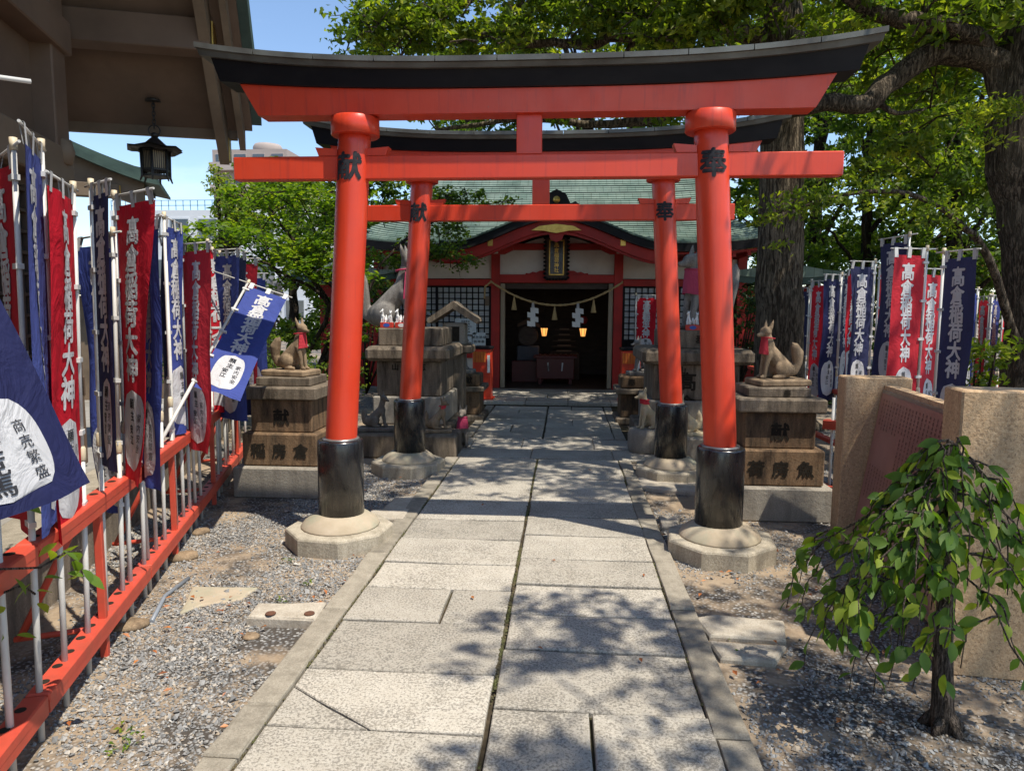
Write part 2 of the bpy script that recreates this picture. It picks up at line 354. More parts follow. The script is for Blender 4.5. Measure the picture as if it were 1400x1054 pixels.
MT['leaf_maple'] = mat_leaf('maple_leaf', ((.045, .09, .010), (.12, .205, .02), (.32, .38, .035)), .55)
MT['leaf_sap'] = mat_leaf('sapling_leaf', ((.07, .14, .022), (.13, .23, .036), (.31, .38, .045)), .5, .55)
MT['leaf_dark'] = mat_leaf('dark_shrub_leaf', ((.016, .036, .010), (.034, .07, .016), (.09, .13, .03)), .4)
MT['leaf_dry'] = mat_leaf('fallen_leaf', ((.22, .07, .025), (.36, .12, .04), (.50, .20, .06)), .2)

# ================================================================== numpy mesh helpers
def np_mesh(name, V, Fc, tint=None, smooth=False):
    """V (n,3), Fc (m,k) with constant k"""
    me = bpy.data.meshes.new(name); n, m, k = len(V), len(Fc), Fc.shape[1]
    me.vertices.add(n); me.vertices.foreach_set('co', np.asarray(V, np.float32).ravel())
    me.loops.add(m*k); me.loops.foreach_set('vertex_index', np.asarray(Fc, np.int32).ravel())
    me.polygons.add(m); me.polygons.foreach_set('loop_start', np.arange(0, m*k, k, dtype=np.int32))
    me.polygons.foreach_set('use_smooth', np.full(m, smooth))
    if tint is not None:
        a = me.attributes.new('tint', 'FLOAT', 'POINT'); a.data.foreach_set('value', np.asarray(tint, np.float32))
    me.update(calc_edges=True); me.validate(); return me

def unit(v): return v/np.maximum(np.linalg.norm(v, axis=-1, keepdims=True), 1e-9)

def leaf_cloud(C, size, rng, up=.5, droop=0.0, aspect=.5, tint=None, fold=.25):
    """one folded leaf per point of C: base, two sides, tip"""
    n = len(C); s = size*rng.uniform(.65, 1.35, n)
    nrm = unit(rng.normal(size=(n, 3))+np.array([0, 0, up*2]))
    d = rng.normal(size=(n, 3)); d[:, 2] -= droop; d = unit(d-nrm*(d*nrm).sum(1, keepdims=True))
    sd = np.cross(nrm, d); L_ = s[:, None]; Wd = L_*aspect
    a = C-d*L_*.5; tip = C+d*L_*.5-nrm*L_*.12; m1 = C+sd*Wd*.5+nrm*L_*fold*.35-d*L_*.05; m2 = C-sd*Wd*.5+nrm*L_*fold*.35-d*L_*.05
    V = np.stack([a, m1, tip, m2], 1).reshape(-1, 3); b = np.arange(n)*4
    Fc = np.concatenate([np.stack([b, b+1, b+2], 1), np.stack([b, b+2, b+3], 1)])
    if tint is None: tint = rng.uniform(0, 1, n)
    return V, Fc, np.repeat(np.clip(tint, 0, 1), 4)

def cluster_points(clusters, per, rng, shell=.55, flat=.6):
    """clusters: (x,y,z,r[,density]) -> leaf centres grouped on twigs, plus a brightness per leaf"""
    P, T = [], []
    for c in clusters:
        x, y, z, r = c[:4]; k = int(per*(r**2)*(c[4] if len(c) > 4 else 1.0))
        if k < 4: k = 4
        nt = max(3, k//14)
        q = unit(rng.normal(size=(nt, 3)))*(rng.uniform(shell**3, 1, (nt, 1))**(1/3))
        q[:, 2] *= flat
        tw = np.repeat(q*r, 14, 0)[:k] if nt*14 >= k else np.repeat(q*r, k//nt+1, 0)[:k]
        p = tw+rng.normal(size=tw.shape)*np.array([.13, .13, .07])*max(r, .5)
        P.append(p+np.array([x, y, z])); tb = np.repeat(rng.normal(.42, .2, nt), 14)
        T.append(np.resize(tb, len(tw))+rng.normal(0, .14, len(tw)))
    return np.concatenate(P), np.concatenate(T)

# ================================================================== ground, gravel, path
def mat_ground():
    t = NT('gravel_dirt_ground'); v = t.pos()
    big = t.noise(v, 1.1, 6, .6); mid = t.noise(v, 5, 6, .65)
    dirt = t.mix(t.ramp(t.noise(v, 14, 6, .7), .3, .7), (.26, .19, .125), (.36, .28, .195))
    vo = t.n('ShaderNodeTexVoronoi'); vo.inputs['Scale'].default_value = 48; t.l(v, vo.inputs['Vector'])
    bw = t.n('ShaderNodeSeparateColor'); t.l(vo.outputs['Color'], bw.inputs[0])
    grav = t.mix(bw.outputs[0], (.13, .13, .13), (.40, .39, .37)); grav = t.mix(t.ramp(vo.outputs['Distance'], .25, .5), grav, (.07, .06, .05))
    fac = t.ramp(t.mathn('ADD', t.mathn('MULTIPLY', big, .6), t.mathn('MULTIPLY', mid, .4)), .45, .55)
    col = t.mix(fac, dirt, grav)
    h = t.mathn('SUBTRACT', t.mathn('MULTIPLY', t.noise(v, 60, 4, .7), .5), t.mathn('MULTIPLY', vo.outputs['Distance'], fac))
    t.bsdf(col, .92, .2, 0, t.bump(h, .6, .015)); return t.m
MT['ground'] = mat_ground()
MT['dirt_gap'] = mat_simple('joint_soil', (.040, .031, .021), (.08, .062, .04), 20, .95, .1, .5, 80, dirt=(.05, .06, .02), dscale=3, damt=.5)
GZ = -0.035
gp = MB(); gp.add([(-250, -60, GZ), (250, -60, GZ), (250, 440, GZ), (-250, 440, GZ)], [(0, 1, 2, 3)])
tag(gp.build('ground', MT['ground']), kind='structure')

def fence_pt(t):          # left banner fence: a straight line on the ground, t metres along it
    return Vector((-1.94-.29*t, 2.31+.957*t, 0))
FU = Vector((-.29, .957, 0)); FV = Vector((.957, .29, 0))
def fence_px(x):          # the fence point seen at pixel column x (on the ground)
    best = min((abs(pix(fence_pt(t/200))[0]-x), t/200) for t in range(-400, 1400)); return best[1]

PXL, PXR, PXC = -1.14, .588, -.28
KL0, KR1 = -1.275, .722
path = empty('stone_path', kind='structure')
bed = MB(); bed.box((PXC, 4.6, -.058), (2.02, 6.2, .06)); bed.box((-.32, 8.15, -.058), (3.0, 1.2, .061)); bed.box((-.25, 10.3, -.058), (2.3, 3.2, .0605))
bed.build('path_bed', MT['dirt_gap'], path)
def slab(pts, top=0.0, th=.05, bev=.007, mat='slab', parent=None, name='paving_slab', jit=.004):
    full = []                                    # broken edge line: extra points with a little jitter
    for i, p in enumerate(pts):
        q = pts[(i+1) % len(pts)]; L_ = math.hypot(q[0]-p[0], q[1]-p[1]); k = max(1, min(5, int(L_/.16)))
        for m_ in range(k):
            t = m_/k; jj = 0 if m_ == 0 else .0035; full.append((p[0]+(q[0]-p[0])*t+random.uniform(-jj, jj), p[1]+(q[1]-p[1])*t+random.uniform(-jj, jj)))
    pts = full
    c = sum((Vector((p[0], p[1], 0)) for p in pts), Vector())/len(pts); n = len(pts)
    tx_, ty_ = random.uniform(-jit, jit), random.uniform(-jit, jit); dz = [(p[0]-c.x)*tx_*2+(p[1]-c.y)*ty_*2+random.uniform(-jit, jit)*.25 for p in pts]
    def ring(inset, z, k):
        out = []
        for i, p in enumerate(pts):
            v = Vector((p[0], p[1], 0))-c; l = v.length; v = v*(1-inset*1.4/l)
            out.append((v.x, v.y, z+dz[i]*k))
        return out
    vs = ring(0, -th, 0)+ring(0, -bev, 1)+ring(bev*.45, -bev*.25, 1)+ring(bev*1.3, 0, 1)
    fs = [(a*n+i, a*n+(i+1) % n, (a+1)*n+(i+1) % n, (a+1)*n+i) for a in range(3) for i in range(n)]+[tuple(3*n+i for i in range(n))]
    return MB().add(vs, fs).build(name, MT[mat], parent, (c.x, c.y, top))
def row(x0, x1, y0, y1, top=0.0, split=None, gap=.0105, vg=.005, mat='slab', sk=0.0):
    xs = [x0]+([x0+(x1-x0)*s for s in (split if hasattr(split, '__len__') else [split])] if split else [])+[x1]
    for a, b in zip(xs[:-1], xs[1:]):
        j = lambda: random.uniform(-.004, .004)
        slab([(a+vg+j(), y0+gap+j()), (b-vg+j(), y0+gap+sk+j()), (b-vg+j(), y1-gap+sk+j()), (a+vg+j(), y1-gap+j())], top+random.uniform(-.003, .003), mat=mat, parent=path)
def jY(px_y, side):
    k = 1054-px_y; l, c, r = 317+.721*k, 655+.186*k, 994-.352*k
    return at_z((l+c)/2 if side == 'l' else (c+r)/2, px_y).y
YL = [1.2, 1.75]+[jY(y, 'l') for y in (997, 917, 850, 804, 768.6, 735.5, 710, 685, 653.5, 640)]+[7.52]
YR = [1.1, 1.66, jY(970, 'r')-.02]+[jY(y, 'r') for y in (891, 842, 801, 765, 733, 707, 688, 655)]+[7.52]
for i in range(len(YL)-1):
    a, b = YL[i], YL[i+1]
    if i == 2:           # cracked slab: two pieces
        x0, x1 = PXL+.004, PXC-.010
        slab([(x0, a+.009), (x0+.40, a+.009), (x0+.004, a+(b-a)*.62)], -.002, parent=path)
        slab([(x0+.412, a+.006), (x1, a+.006), (x1, b-.006), (x0, b-.006), (x0, a+(b-a)*.655)], .001, parent=path)
    else: row(PXL, PXC-.006, a, b, split=.60 if i == 4 else None)
for i in range(len(YR)-1):
    row(PXC+.006, PXR, YR[i], YR[i+1], split=.46 if i == 1 else None)
# cross band, far path, landing
for xs, y0, y1 in (((-1.9, -1.25, -.36, .55, 1.25), 7.55, 8.12), ((-1.75, -1.1, -.5, .36, 1.15), 8.14, 8.72)):
    for a, b in zip(xs[:-1], xs[1:]): row(a, b, y0, y1)
y = 8.74; i = 0
while y < 11.7:
    h = random.uniform(.42, .62); row(-1.16, -.27, y, min(y+h, 11.72), split=.5 if i % 3 == 1 else None); row(-.255, .64, y, min(y+h*1.0, 11.72), split=.42 if i % 3 == 2 else None); y += h; i += 1
bed2 = bx('landing_bed', MT['dirt_gap'], path, (-.3, 12.75, 0), (3.6, 1.95, .09))
for y0, y1, n, o in ((11.76, 12.38, 5, 0), (12.39, 13.05, 4, .12), (13.06, 13.72, 5, 0)):
    w = 3.6/n
    for k in range(n): row(-2.1+k*w, -2.1+(k+1)*w, y0, y1, top=.06)
# kerbs
def kerb(x0, x1, cuts):
    for a, b in zip(cuts[:-1], cuts[1:]):
        j = lambda: random.uniform(-.008, .008)
        slab([(x0+j(), a+.006), (x1-.004, a+.006), (x1-.004, b-.006), (x0+j(), b-.006)], random.uniform(.002, .014), .10, .012, 'kerb', path, 'kerb_stone')
kerb(KL0, PXL, [.9, 1.9, 2.28, 2.62, 3.55, 4.45, 4.85, 5.25, 5.75, 6.3, 6.8, 7.2, 7.5])
kerb(PXR, KR1, [.9, 1.5, 2.55, 3.7, 4.9, 5.35, 6.4, 7.5])
kerb(-1.30, -1.17, [8.76, 9.6, 10.5, 11.7]); kerb(.65, .78, [8.76, 9.7, 10.6, 11.7])
# flat stones and patches beside the path
def flat_stone(pts, label, th=.07, top=.0, mat='stone_flat', name='flat_stone', cat='stone'):
    c = sum((Vector((p[0], p[1], 0)) for p in pts), Vector())/len(pts)
    return tag(slab(pts, top, th, .015, mat, None, name, .006), label, cat)
def pz(*ps): return [tuple(at_z(x, y, -.02)[:2]) for x, y in ps]
st1 = flat_stone(pz((337, 852), (352, 833), (446, 832), (430, 856)), 'thin stone block with two rust rings lying beside the kerb', .06, .022)
for px_ in (370, 423):
    p = at_z(px_, 840, .02); MB().lathe((0, 0, 0), [(.028, 0), (.026, .004)], 12).build('rust_ring', mat_simple('rust', (.14, .06, .03), (.09, .04, .025), 40, .9), st1, (p.x-st1.location.x, p.y-st1.location.y, .004))
flat_stone(pz((243, 838), (262, 800), (355, 800), (330, 818), (275, 826)), 'worn sandy mortar patch set in the gravel by the banner fence', .04, -.024, 'base_conc', 'mortar_patch', 'patch')
flat_stone(pz((950, 848), (975, 843), (1072, 852), (1075, 878), (970, 872)), 'larger flat paving stone beside the kerb before the sapling', .05, .0)
flat_stone(pz((968, 878), (1075, 885), (1060, 908), (985, 902)), 'smaller broken paving stone beside the kerb before the sapling', .05, -.005)
flat_stone(pz((500, 712), (508, 701), (560, 700), (552, 714)), 'small kerb block between front gate footing and path', .07, .012)
flat_stone(pz((520, 700), (540, 682), (572, 680), (566, 698)), 'flat stone between the two gate footings on the terrace side', .05, .0)
flat_stone(pz((905, 722), (900, 708), (930, 708), (925, 724)), 'flat stone between kerb and front gate footing on the monument side', .05, .0)
flat_stone(pz((870, 668), (868, 655), (960, 658), (955, 676)), 'flat stone in front of the rear gate footing, monument side', .05, .004)
# rocks under the fence
def rock(p, r, label, mat='fox_stone'):
    m = MB(); n = 9; prof = [(.02, -.5), (.8, -.3), (1, .05), (.75, .38), (.02, .5)]
    vs = []
    for R_, z in prof:
        for i in range(n):
            a = 6.283*i/n; k = random.uniform(.8, 1.15); vs.append((R_*k*math.cos(a)*r, R_*k*math.sin(a)*r*.8, z*r*random.uniform(.8, 1.1)*.6))
    fs = [(k*n+i, k*n+(i+1) % n, (k+1)*n+(i+1) % n, (k+1)*n+i) for k in range(4) for i in range(n)]
    m.add(vs, fs, True); return tag(m.build('rock', MT[mat], None, (p.x, p.y, GZ+.1*r), (0, 0, random.uniform(0, 3))), label, 'rock')
for (x, y), r, lb in (((180, 848), .09, 'flat yellowish rock beside the fence post with the diagonal brace'), ((250, 756), .10, 'tan rock beside the fence near the mortar patch'), ((275, 722), .08, 'tan rock at the fence foot near the fox pedestal'),
                     ((160, 985), .035, 'small pale rock in the gravel below the bottom rail'), ((343, 862), .05, 'small rock leaning on the thin stone block')):
    rock(at_z(x, y), r, lb)
pp = [at_z(207, 850, GZ+.012), at_z(225, 815, GZ+.014), at_z(258, 790, GZ+.012)]
tag(MB().tube(pp, .012, 8).build('plastic_pipe', mat_simple('grey_plastic', (.22, .24, .27), (.18, .2, .22), 10, .4)), 'thin grey plastic pipe half buried in the gravel', 'pipe')

# gravel stones
def gravel(n, region, seed, thr):
    rng = np.random.default_rng(seed); x0, x1, y0, y1 = region
    X = rng.uniform(x0, x1, n*3); Y = rng.uniform(y0, y1, n*3)
    m = np.sin(X*3.1+1.3*np.sin(Y*2.3))+np.sin(Y*2.7+1.1+np.sin(X*4.1))*.8+np.sin(X*9+Y*7)*.35+rng.normal(0, .45, n*3)
    fx = -1.94-.303*(Y-2.31)
    onpath = (X > KL0-.02) & (X < KR1+.02)
    bare = (X > -1.60-.12*np.sin(Y*3)) & (X < KL0) & (Y < 3.5)
    ok = (m > thr) & ~onpath & (X > fx-.5) & ~(bare & (m < 1.0)) & ~((X > KR1) & (X < 1.05) & (Y < 4.6) & (m < .9))
    for cx, cy, r in ((-1.58, 4.72, .36), (1.07, 4.74, .36), (-1.57, 6.92, .36), (1.06, 6.92, .36)): ok &= (X-cx)**2+(Y-cy)**2 > r*r
    X, Y = X[ok][:n], Y[ok][:n]; k = len(X)
    s = rng.lognormal(-5.12, .38, k)
    O = np.array([[1, 0, 0], [0, 1, 0], [-1, 0, 0], [0, -1, 0], [0, 0, 1], [0, 0, -1]], float)
    V = O[None]*s[:, None, None]*rng.uniform(.6, 1.2, (k, 6, 1)); V[:, :, 2] *= .62
    a = rng.uniform(0, 6.28, k); ca, sa = np.cos(a)[:, None], np.sin(a)[:, None]
    x_, y_ = V[:, :, 0].copy(), V[:, :, 1].copy(); V[:, :, 0] = x_*ca-y_*sa; V[:, :, 1] = x_*sa+y_*ca
    tl = rng.normal(0, .35, (k, 2)); V[:, :, 2] += V[:, :, 0]*tl[:, :1]+V[:, :, 1]*tl[:, 1:]
    V += np.stack([X, Y, GZ+s*.35], 1)[:, None, :]
    T8 = np.array([[0, 1, 4], [1, 2, 4], [2, 3, 4], [3, 0, 4], [1, 0, 5], [2, 1, 5], [3, 2, 5], [0, 3, 5]])
    Fc = (T8[None]+(np.arange(k)*6)[:, None, None]).reshape(-1, 3)
    return np_mesh('gravel', V.reshape(-1, 3), Fc, np.repeat(rng.uniform(0, 1, k), 6), False)
def mat_gravel():
    t = NT('gravel_stone'); a = t.n('ShaderNodeAttribute', attribute_name='tint', attribute_type='GEOMETRY').outputs['Fac']
    r = t.n('ShaderNodeValToRGB'); e = r.color_ramp.elements; e[0].color = (.13, .128, .122, 1); e[1].color = (.47, .445, .40, 1)
    for p, c in ((.45, (.245, .24, .23)), (.72, (.33, .32, .30)), (.86, (.36, .285, .20))):
        q = e.new(p); q.color = (*c, 1)
    t.l(a, r.inputs['Fac']); t.bsdf(r.outputs[0], .8, .3, 0, t.bump(t.noise(t.pos(), 200, 3), .2, .002)); return t.m
MT['gravel'] = mat_gravel()
tag(put('gravel', gravel(52000, (-3.2, -1.26, 1.2, 7.2), 3, -.55), MT['gravel']), 'loose grey gravel between the banner fence and the path', 'gravel', kind='stuff')
tag(put('gravel', gravel(46000, (.72, 3.3, 1.2, 7.4), 5, -.35), MT['gravel']), 'loose grey gravel around the sapling and monument', 'gravel', kind='stuff')
rng = np.random.default_rng(11)
fl = np.stack([rng.uniform(-2.4, 1.9, 260), rng.uniform(1.4, 7.2, 260), np.full(260, GZ+.035)], 1)
fl = fl[((fl[:, 0] < KL0) & (fl[:, 0] > -1.94-.303*(fl[:, 1]-2.31)-.3)) | (fl[:, 0] > KR1) | (rng.uniform(0, 1, len(fl)) < .10)]
fl[:, 2] = np.where((fl[:, 0] > KL0) & (fl[:, 0] < KR1), .012, GZ+.03)
V, Fc, T = leaf_cloud(fl, .036, rng, up=3, tint=rng.uniform(0, 1, len(fl)))
tag(put('fallen_leaves', np_mesh('fallen_leaves', V, Fc, T), MT['leaf_dry']), 'scattered dry orange leaves on gravel and path', 'leaves', kind='stuff')
wd = []
for c in [at_z(x, y, GZ) for x, y in ((170, 1000), (180, 1015), (160, 1030), (420, 800), (385, 825), (392, 770), (525, 748), (1010, 900), (1000, 870))]:
    for _ in range(12): wd.append((c.x+random.gauss(0, .022), c.y+random.gauss(0, .022), GZ+random.uniform(.01, .035)))
wd = np.array(wd); V, Fc, T = leaf_cloud(wd, .022, rng, up=1.2, tint=rng.uniform(.3, 1, len(wd)))
tag(put('weeds', np_mesh('weeds', V, Fc, T), MT['leaf_maple']), 'tiny green weeds sprouting in the gravel', 'weeds', kind='stuff')

# soil and moss crumbs lodged in the long joints of the path
rng = np.random.default_rng(17); n_ = 5200
Yj = rng.uniform(1.3, 7.5, n_); Xj = np.where(rng.uniform(0, 1, n_) < .55, PXC, np.where(rng.uniform(0, 1, n_) < .5, PXL-.002, PXR+.002))+rng.normal(0, .0045, n_)
pat = np.sin(Yj*2.1)+np.sin(Yj*5.3+Xj*9)+rng.normal(0, .5, n_); kp = pat > -.5; Xj, Yj = Xj[kp], Yj[kp]; k_ = len(Xj)
O6 = np.array([[1, 0, 0], [0, 1, 0], [-1, 0, 0], [0, -1, 0], [0, 0, 1], [0, 0, -1]], float); sj = rng.lognormal(-5.25, .3, k_)
Vj = O6[None]*sj[:, None, None]*rng.uniform(.6, 1.25, (k_, 6, 1)); Vj += np.stack([Xj, Yj, rng.uniform(-.014, -.002, k_)], 1)[:, None, :]
T8 = np.array([[0, 1, 4], [1, 2, 4], [2, 3, 4], [3, 0, 4], [1, 0, 5], [2, 1, 5], [3, 2, 5], [0, 3, 5]])
js = put('joint_soil', np_mesh('joint_soil', Vj.reshape(-1, 3), (T8[None]+(np.arange(k_)*6)[:, None, None]).reshape(-1, 3)), mat_simple('soil_and_moss', (.14, .105, .065), (.08, .095, .03), 6, .95, .1), path); js['kind'] = 'stuff'

# raised terrace on the left, parallel to the banner fence
TZ = .42
terr = empty('terrace', (*(fence_pt(0)-FV*.45)[:2], GZ), math.atan2(FV.y, FV.x), kind='structure')
MT['terrace_top'] = mat_simple('terrace_paving', (.30, .28, .25), (.24, .225, .20), 8, .9, .2, .25, 50, dirt=(.17, .155, .13), dscale=1.6, damt=.6)
MT['terrace_side'] = mat_granite('terrace_side_concrete', (.20, .165, .125), (.08, .065, .05), (.27, .225, .17), 80, (.08, .065, .048), .7)
bx('terrace_body', MT['terrace_side'], terr, (-5.02, 1.5, (TZ-.11)/2), (10, 12, TZ-.11))
bx('terrace_paving', MT['terrace_top'], terr, (-5.2, 1.5, TZ-.055), (9.76, 12, .1))
for k in range(9):
    bx('kerb_stone', MT['kerb'], terr, (-.14, -4.5+k*1.4, TZ-.045), (.30, 1.385, .13), .012)

# ================================================================== lettering
_gl = {}
def glyph(ch, bold=.022, fine=.16):
    k = (ch, bold, fine)
    if k in _gl: return _gl[k]
    c = bpy.data.curves.new('glyph', 'FONT'); c.body = ch; c.resolution_u = 2; c.offset = bold
    o = bpy.data.objects.new('glyph', c); COL.objects.link(o); bpy.context.view_layer.update()
    me = bpy.data.meshes.new_from_object(o.evaluated_get(bpy.context.evaluated_depsgraph_get()))
    bpy.data.objects.remove(o); bpy.data.curves.remove(c)
    bm = bmesh.new(); bm.from_mesh(me); bpy.data.meshes.remove(me)
    bmesh.ops.triangulate(bm, faces=bm.faces)
    for _ in range(2):
        es = [e for e in bm.edges if e.calc_length() > fine]
        if not es: break
        bmesh.ops.subdivide_edges(bm, edges=es, cuts=1); bmesh.ops.triangulate(bm, faces=bm.faces)
    bm.verts.ensure_lookup_table(); bm.verts.index_update()
    vs = [(v.co.x-.5, v.co.y-.38) for v in bm.verts]; fs = [tuple(v.index for v in f.verts) for f in bm.faces]; bm.free()
    _gl[k] = (vs, fs); return _gl[k]
def write(mb, items, fn, bold=.022, fine=.16, sx=1.0):
    """items: (char, x, y, size); fn(x, y, lift) -> point; strokes are thickened by shifted layers, each a hair above the last"""
    sh = [(0, 0)] if bold < .008 else [(0, 0), (bold, 0), (-bold, 0), (0, bold), (0, -bold)] if bold < .03 else [(0, 0), (bold, 0), (-bold, 0), (0, bold), (0, -bold), (bold*.7, bold*.7), (-bold*.7, -bold*.7)]
    for ch, x, y, s in items:
        vs, fs = glyph(ch, 0.0, fine)
        for k, (dx, dy) in enumerate(sh): mb.add([fn(x+(a+dx)*s*sx, y+(b+dy)*s, k*.00025) for a, b in vs], fs)
    return mb
def flat_text(name, items, mat, parent, o, ax, ay, off=.003, bold=.022):
    o, ax, ay = Vector(o), Vector(ax), Vector(ay); n = ax.cross(ay).normalized()
    return write(MB(), items, lambda x, y, q: o+ax*x+ay*y+n*(off+q), bold, 9).build(name, mat, parent, recalc=False)

# ================================================================== torii gates
def torii(Y, rise, hk, hn, label, dz=0.0):
    T = empty('torii_gate', (-.25, Y, 0), 0, label, 'torii gate', 'vermilion torii gates over the path')
    XS = [i/16-1 for i in range(33)]
    def beam(h_lo, h_hi, lo, hi, d, name, mat, d_hi=None, r_lo=1.0, r_hi=1.0, parent=T, power=3.0):
        d_hi = d_hi or d; vs = []
        for u in XS:
            lo_, hi_ = lo+dz, hi+dz; c = rise*abs(u)**power; cl_, ch_ = c*r_lo, c*r_hi
            vs += [(u*h_lo, -d, lo_+cl_), (u*h_hi, -d_hi, hi_+ch_), (u*h_hi, d_hi, hi_+ch_), (u*h_lo, d, lo_+cl_)]
        m = len(XS); fs = []
        for i in range(m-1):
            a, b = i*4, i*4+4
            for k in range(4): fs.append((a+k, b+k, b+(k+1) % 4, a+(k+1) % 4))
        fs += [(0, 1, 2, 3), (m*4-1, m*4-2, m*4-3, m*4-4)]
        return MB().add(vs, fs).build(name, mat, parent)
    for s in (-1, 1):
        r0, r1 = .107, .110; z0, z1 = .66, 2.84+dz
        cx = lambda z: s*(1.295-(z-.66)*(.142/2.2))
        p = MB(); n = 28; vs = []; zs = [z0+(z1-z0)*i/12 for i in range(13)]
        for z in zs:
            for i in range(n):
                a = 6.28318*i/n; vs.append((cx(z)+r0*math.cos(a), r0*math.sin(a), z))
        fs = [(k*n+i, k*n+(i+1) % n, (k+1)*n+(i+1) % n, (k+1)*n+i) for k in range(12) for i in range(n)]+[tuple(12*n+i for i in range(n))]
        p.add(vs, fs, True); pil = p.build('pillar', MT['red'], T)
        ch = '献' if s < 0 else '奉'; zc = 2.53
        def wrap(x, y, q):
            a = -math.pi/2+x/r0+(-.03 if s < 0 else -.10); rr = r0+.0025+q; return Vector((cx(zc+y)+rr*math.cos(a), rr*math.sin(a), zc+y))
        write(MB(), [(ch, 0, 0, .185)], wrap, .032, .10).build('lettering', MT['ink'], pil, recalc=False)
        MB().lathe((s*1.30, 0, 0), [(.157, .15), (.157, .685), (.153, .697), (.143, .702), (.110, .702)], 36).build('sleeve', MT['black'], T)
        MB().lathe((s*1.295, 0, 0), [(.128, .700), (.126, .712), (.110, .716)], 28).build('sleeve_collar', MT['steel_edge'], T)
        b = MB(); b.lathe((s*1.315, 0, 0), [(.372, GZ), (.372, .072), (.366, .084), (.355, .090), (.26, .094)], 8, False, math.pi/8-.12); st = b.build('base_stone', MT['base_stone'], T)
        MB().lathe((s*1.31, 0, 0), [(.272, .0935), (.268, .103), (.250, .128), (.215, .156), (.182, .176), (.160, .184), (.15, .186)], 24).build('base_dome', MT['base_conc'], st)
        MB().lathe((cx(2.82), 0, 0), [(.150, 2.735+dz), (.158, 2.742+dz), (.158, 2.845+dz), (.150, 2.853+dz)], 32).build('capital_ring', MT['red'], T)
        for q in (-1, 1):
            x0 = cx(2.6)+q*.10; x1 = cx(2.6)+q*.235
            MB().prism([(x0, 2.607), (x1-q*.01, 2.607), (x1+q*.012, 2.662), (x0, 2.650)], 'y', -.040, .040).build('wedge', MT['red'], T)
    beam(hk-.36, hk-.245, 2.856, 3.003, .080, 'lower_lintel', MT['red'], .092, .03, .50)
    kb = beam(hk-.125, hk-.085, 3.005, 3.104, .118, 'upper_lintel', MT['black_wood'], .15, .53, .90)
    beam(hk-.022, hk-.012, 3.106, 3.134, .175, 'lintel_board', MT['copper_cap'], .19, .91, 1.0)
    # copper cap in sections with a small joint between each
    segs = 11
    for k in range(segs):
        u0, u1 = -1+2*k/segs, -1+2*(k+1)/segs; vs = []; m = 5
        for i in range(m):
            u = u0+(u1-u0)*i/(m-1); c = rise*abs(u)**3.0+dz; x = u*hk+(.003 if i == 0 else -.003 if i == m-1 else 0)
            vs += [(x, -.205, 3.136+c), (x, -.205, 3.168+c), (x, -.11, 3.192+c), (x, 0, 3.206+c), (x, .11, 3.192+c), (x, .205, 3.168+c), (x, .205, 3.136+c)]
        fs = [(i*7+k2, i*7+7+k2, i*7+7+(k2+1) % 7, i*7+(k2+1) % 7) for i in range(m-1) for k2 in range(7)]+[tuple(range(7)), tuple(range(m*7-1, m*7-8, -1))]
        MB().add(vs, fs).build('copper_cap', MT['copper_cap'], T)
    bx('tie_beam', MT['red'], T, (0, 0, 2.53), (hn*2, .088, .150), .006)
    bx('centre_strut', MT['red'], T, (0, 0, 2.7315+dz/2), (.165, .07, .25+dz), .004)
    return T
torii(4.73, .12, 2.14, 1.98, 'front vermilion torii gate with longer tie beam, nearer the sapling')
torii(6.92, .175, 2.28, 1.82, 'rear vermilion torii gate with upturned lintel between the large fox pedestals', .08)

# ================================================================== fox statues
def fox_mesh(name, P, voxel=.016):
    """P: list of ('c', a, ra, b, rb) capsules and ('e', centre, radii) ellipsoids, unit size; fused by voxel remesh"""
    m = MB()
    for it in P:
        if it[0] == 'c':
            a, ra, b, rb = Vector(it[1]), it[2], Vector(it[3]), it[4]; d = (b-a).normalized(); pts = []; rs = []
            for t in (-1, -.8, -.45, 0): pts.append(a+d*ra*t); rs.append(ra*math.sqrt(max(1-t*t, .002)))
            for t in (0, .45, .8, 1): pts.append(b+d*rb*t); rs.append(rb*math.sqrt(max(1-t*t, .002)))
            m.tube(pts, rs, 12)
        else:
            c, r = it[1], it[2]; n = 14; vs = []; 
            for k in range(9):
                th = math.pi*k/8
                for i in range(n):
                    ph = 6.28318*i/n; vs.append((c[0]+r[0]*max(math.sin(th), .03)*math.cos(ph), c[1]+r[1]*max(math.sin(th), .03)*math.sin(ph), c[2]+r[2]*math.cos(th)))
            fs = [(k*n+(i+1) % n, k*n+i, (k+1)*n+i, (k+1)*n+(i+1) % n) for k in range(8) for i in range(n)]+[tuple(range(n)), tuple(8*n+n-1-i for i in range(n))]
            m.add(vs, fs, True)
    me = m.mesh(name, True); o = bpy.data.objects.new(name, me); COL.objects.link(o)
    r = o.modifiers.new('r', 'REMESH'); r.mode = 'VOXEL'; r.voxel_size = voxel; r.use_smooth_shade = True
    s = o.modifiers.new('s', 'SMOOTH'); s.factor = .5; s.iterations = 2
    bpy.context.view_layer.update()
    out = bpy.data.meshes.new_from_object(o.evaluated_get(bpy.context.evaluated_depsgraph_get())); out.name = name
    out.polygons.foreach_set('use_smooth', [True]*len(out.polygons))
    bpy.data.objects.remove(o); bpy.data.meshes.remove(me); return out
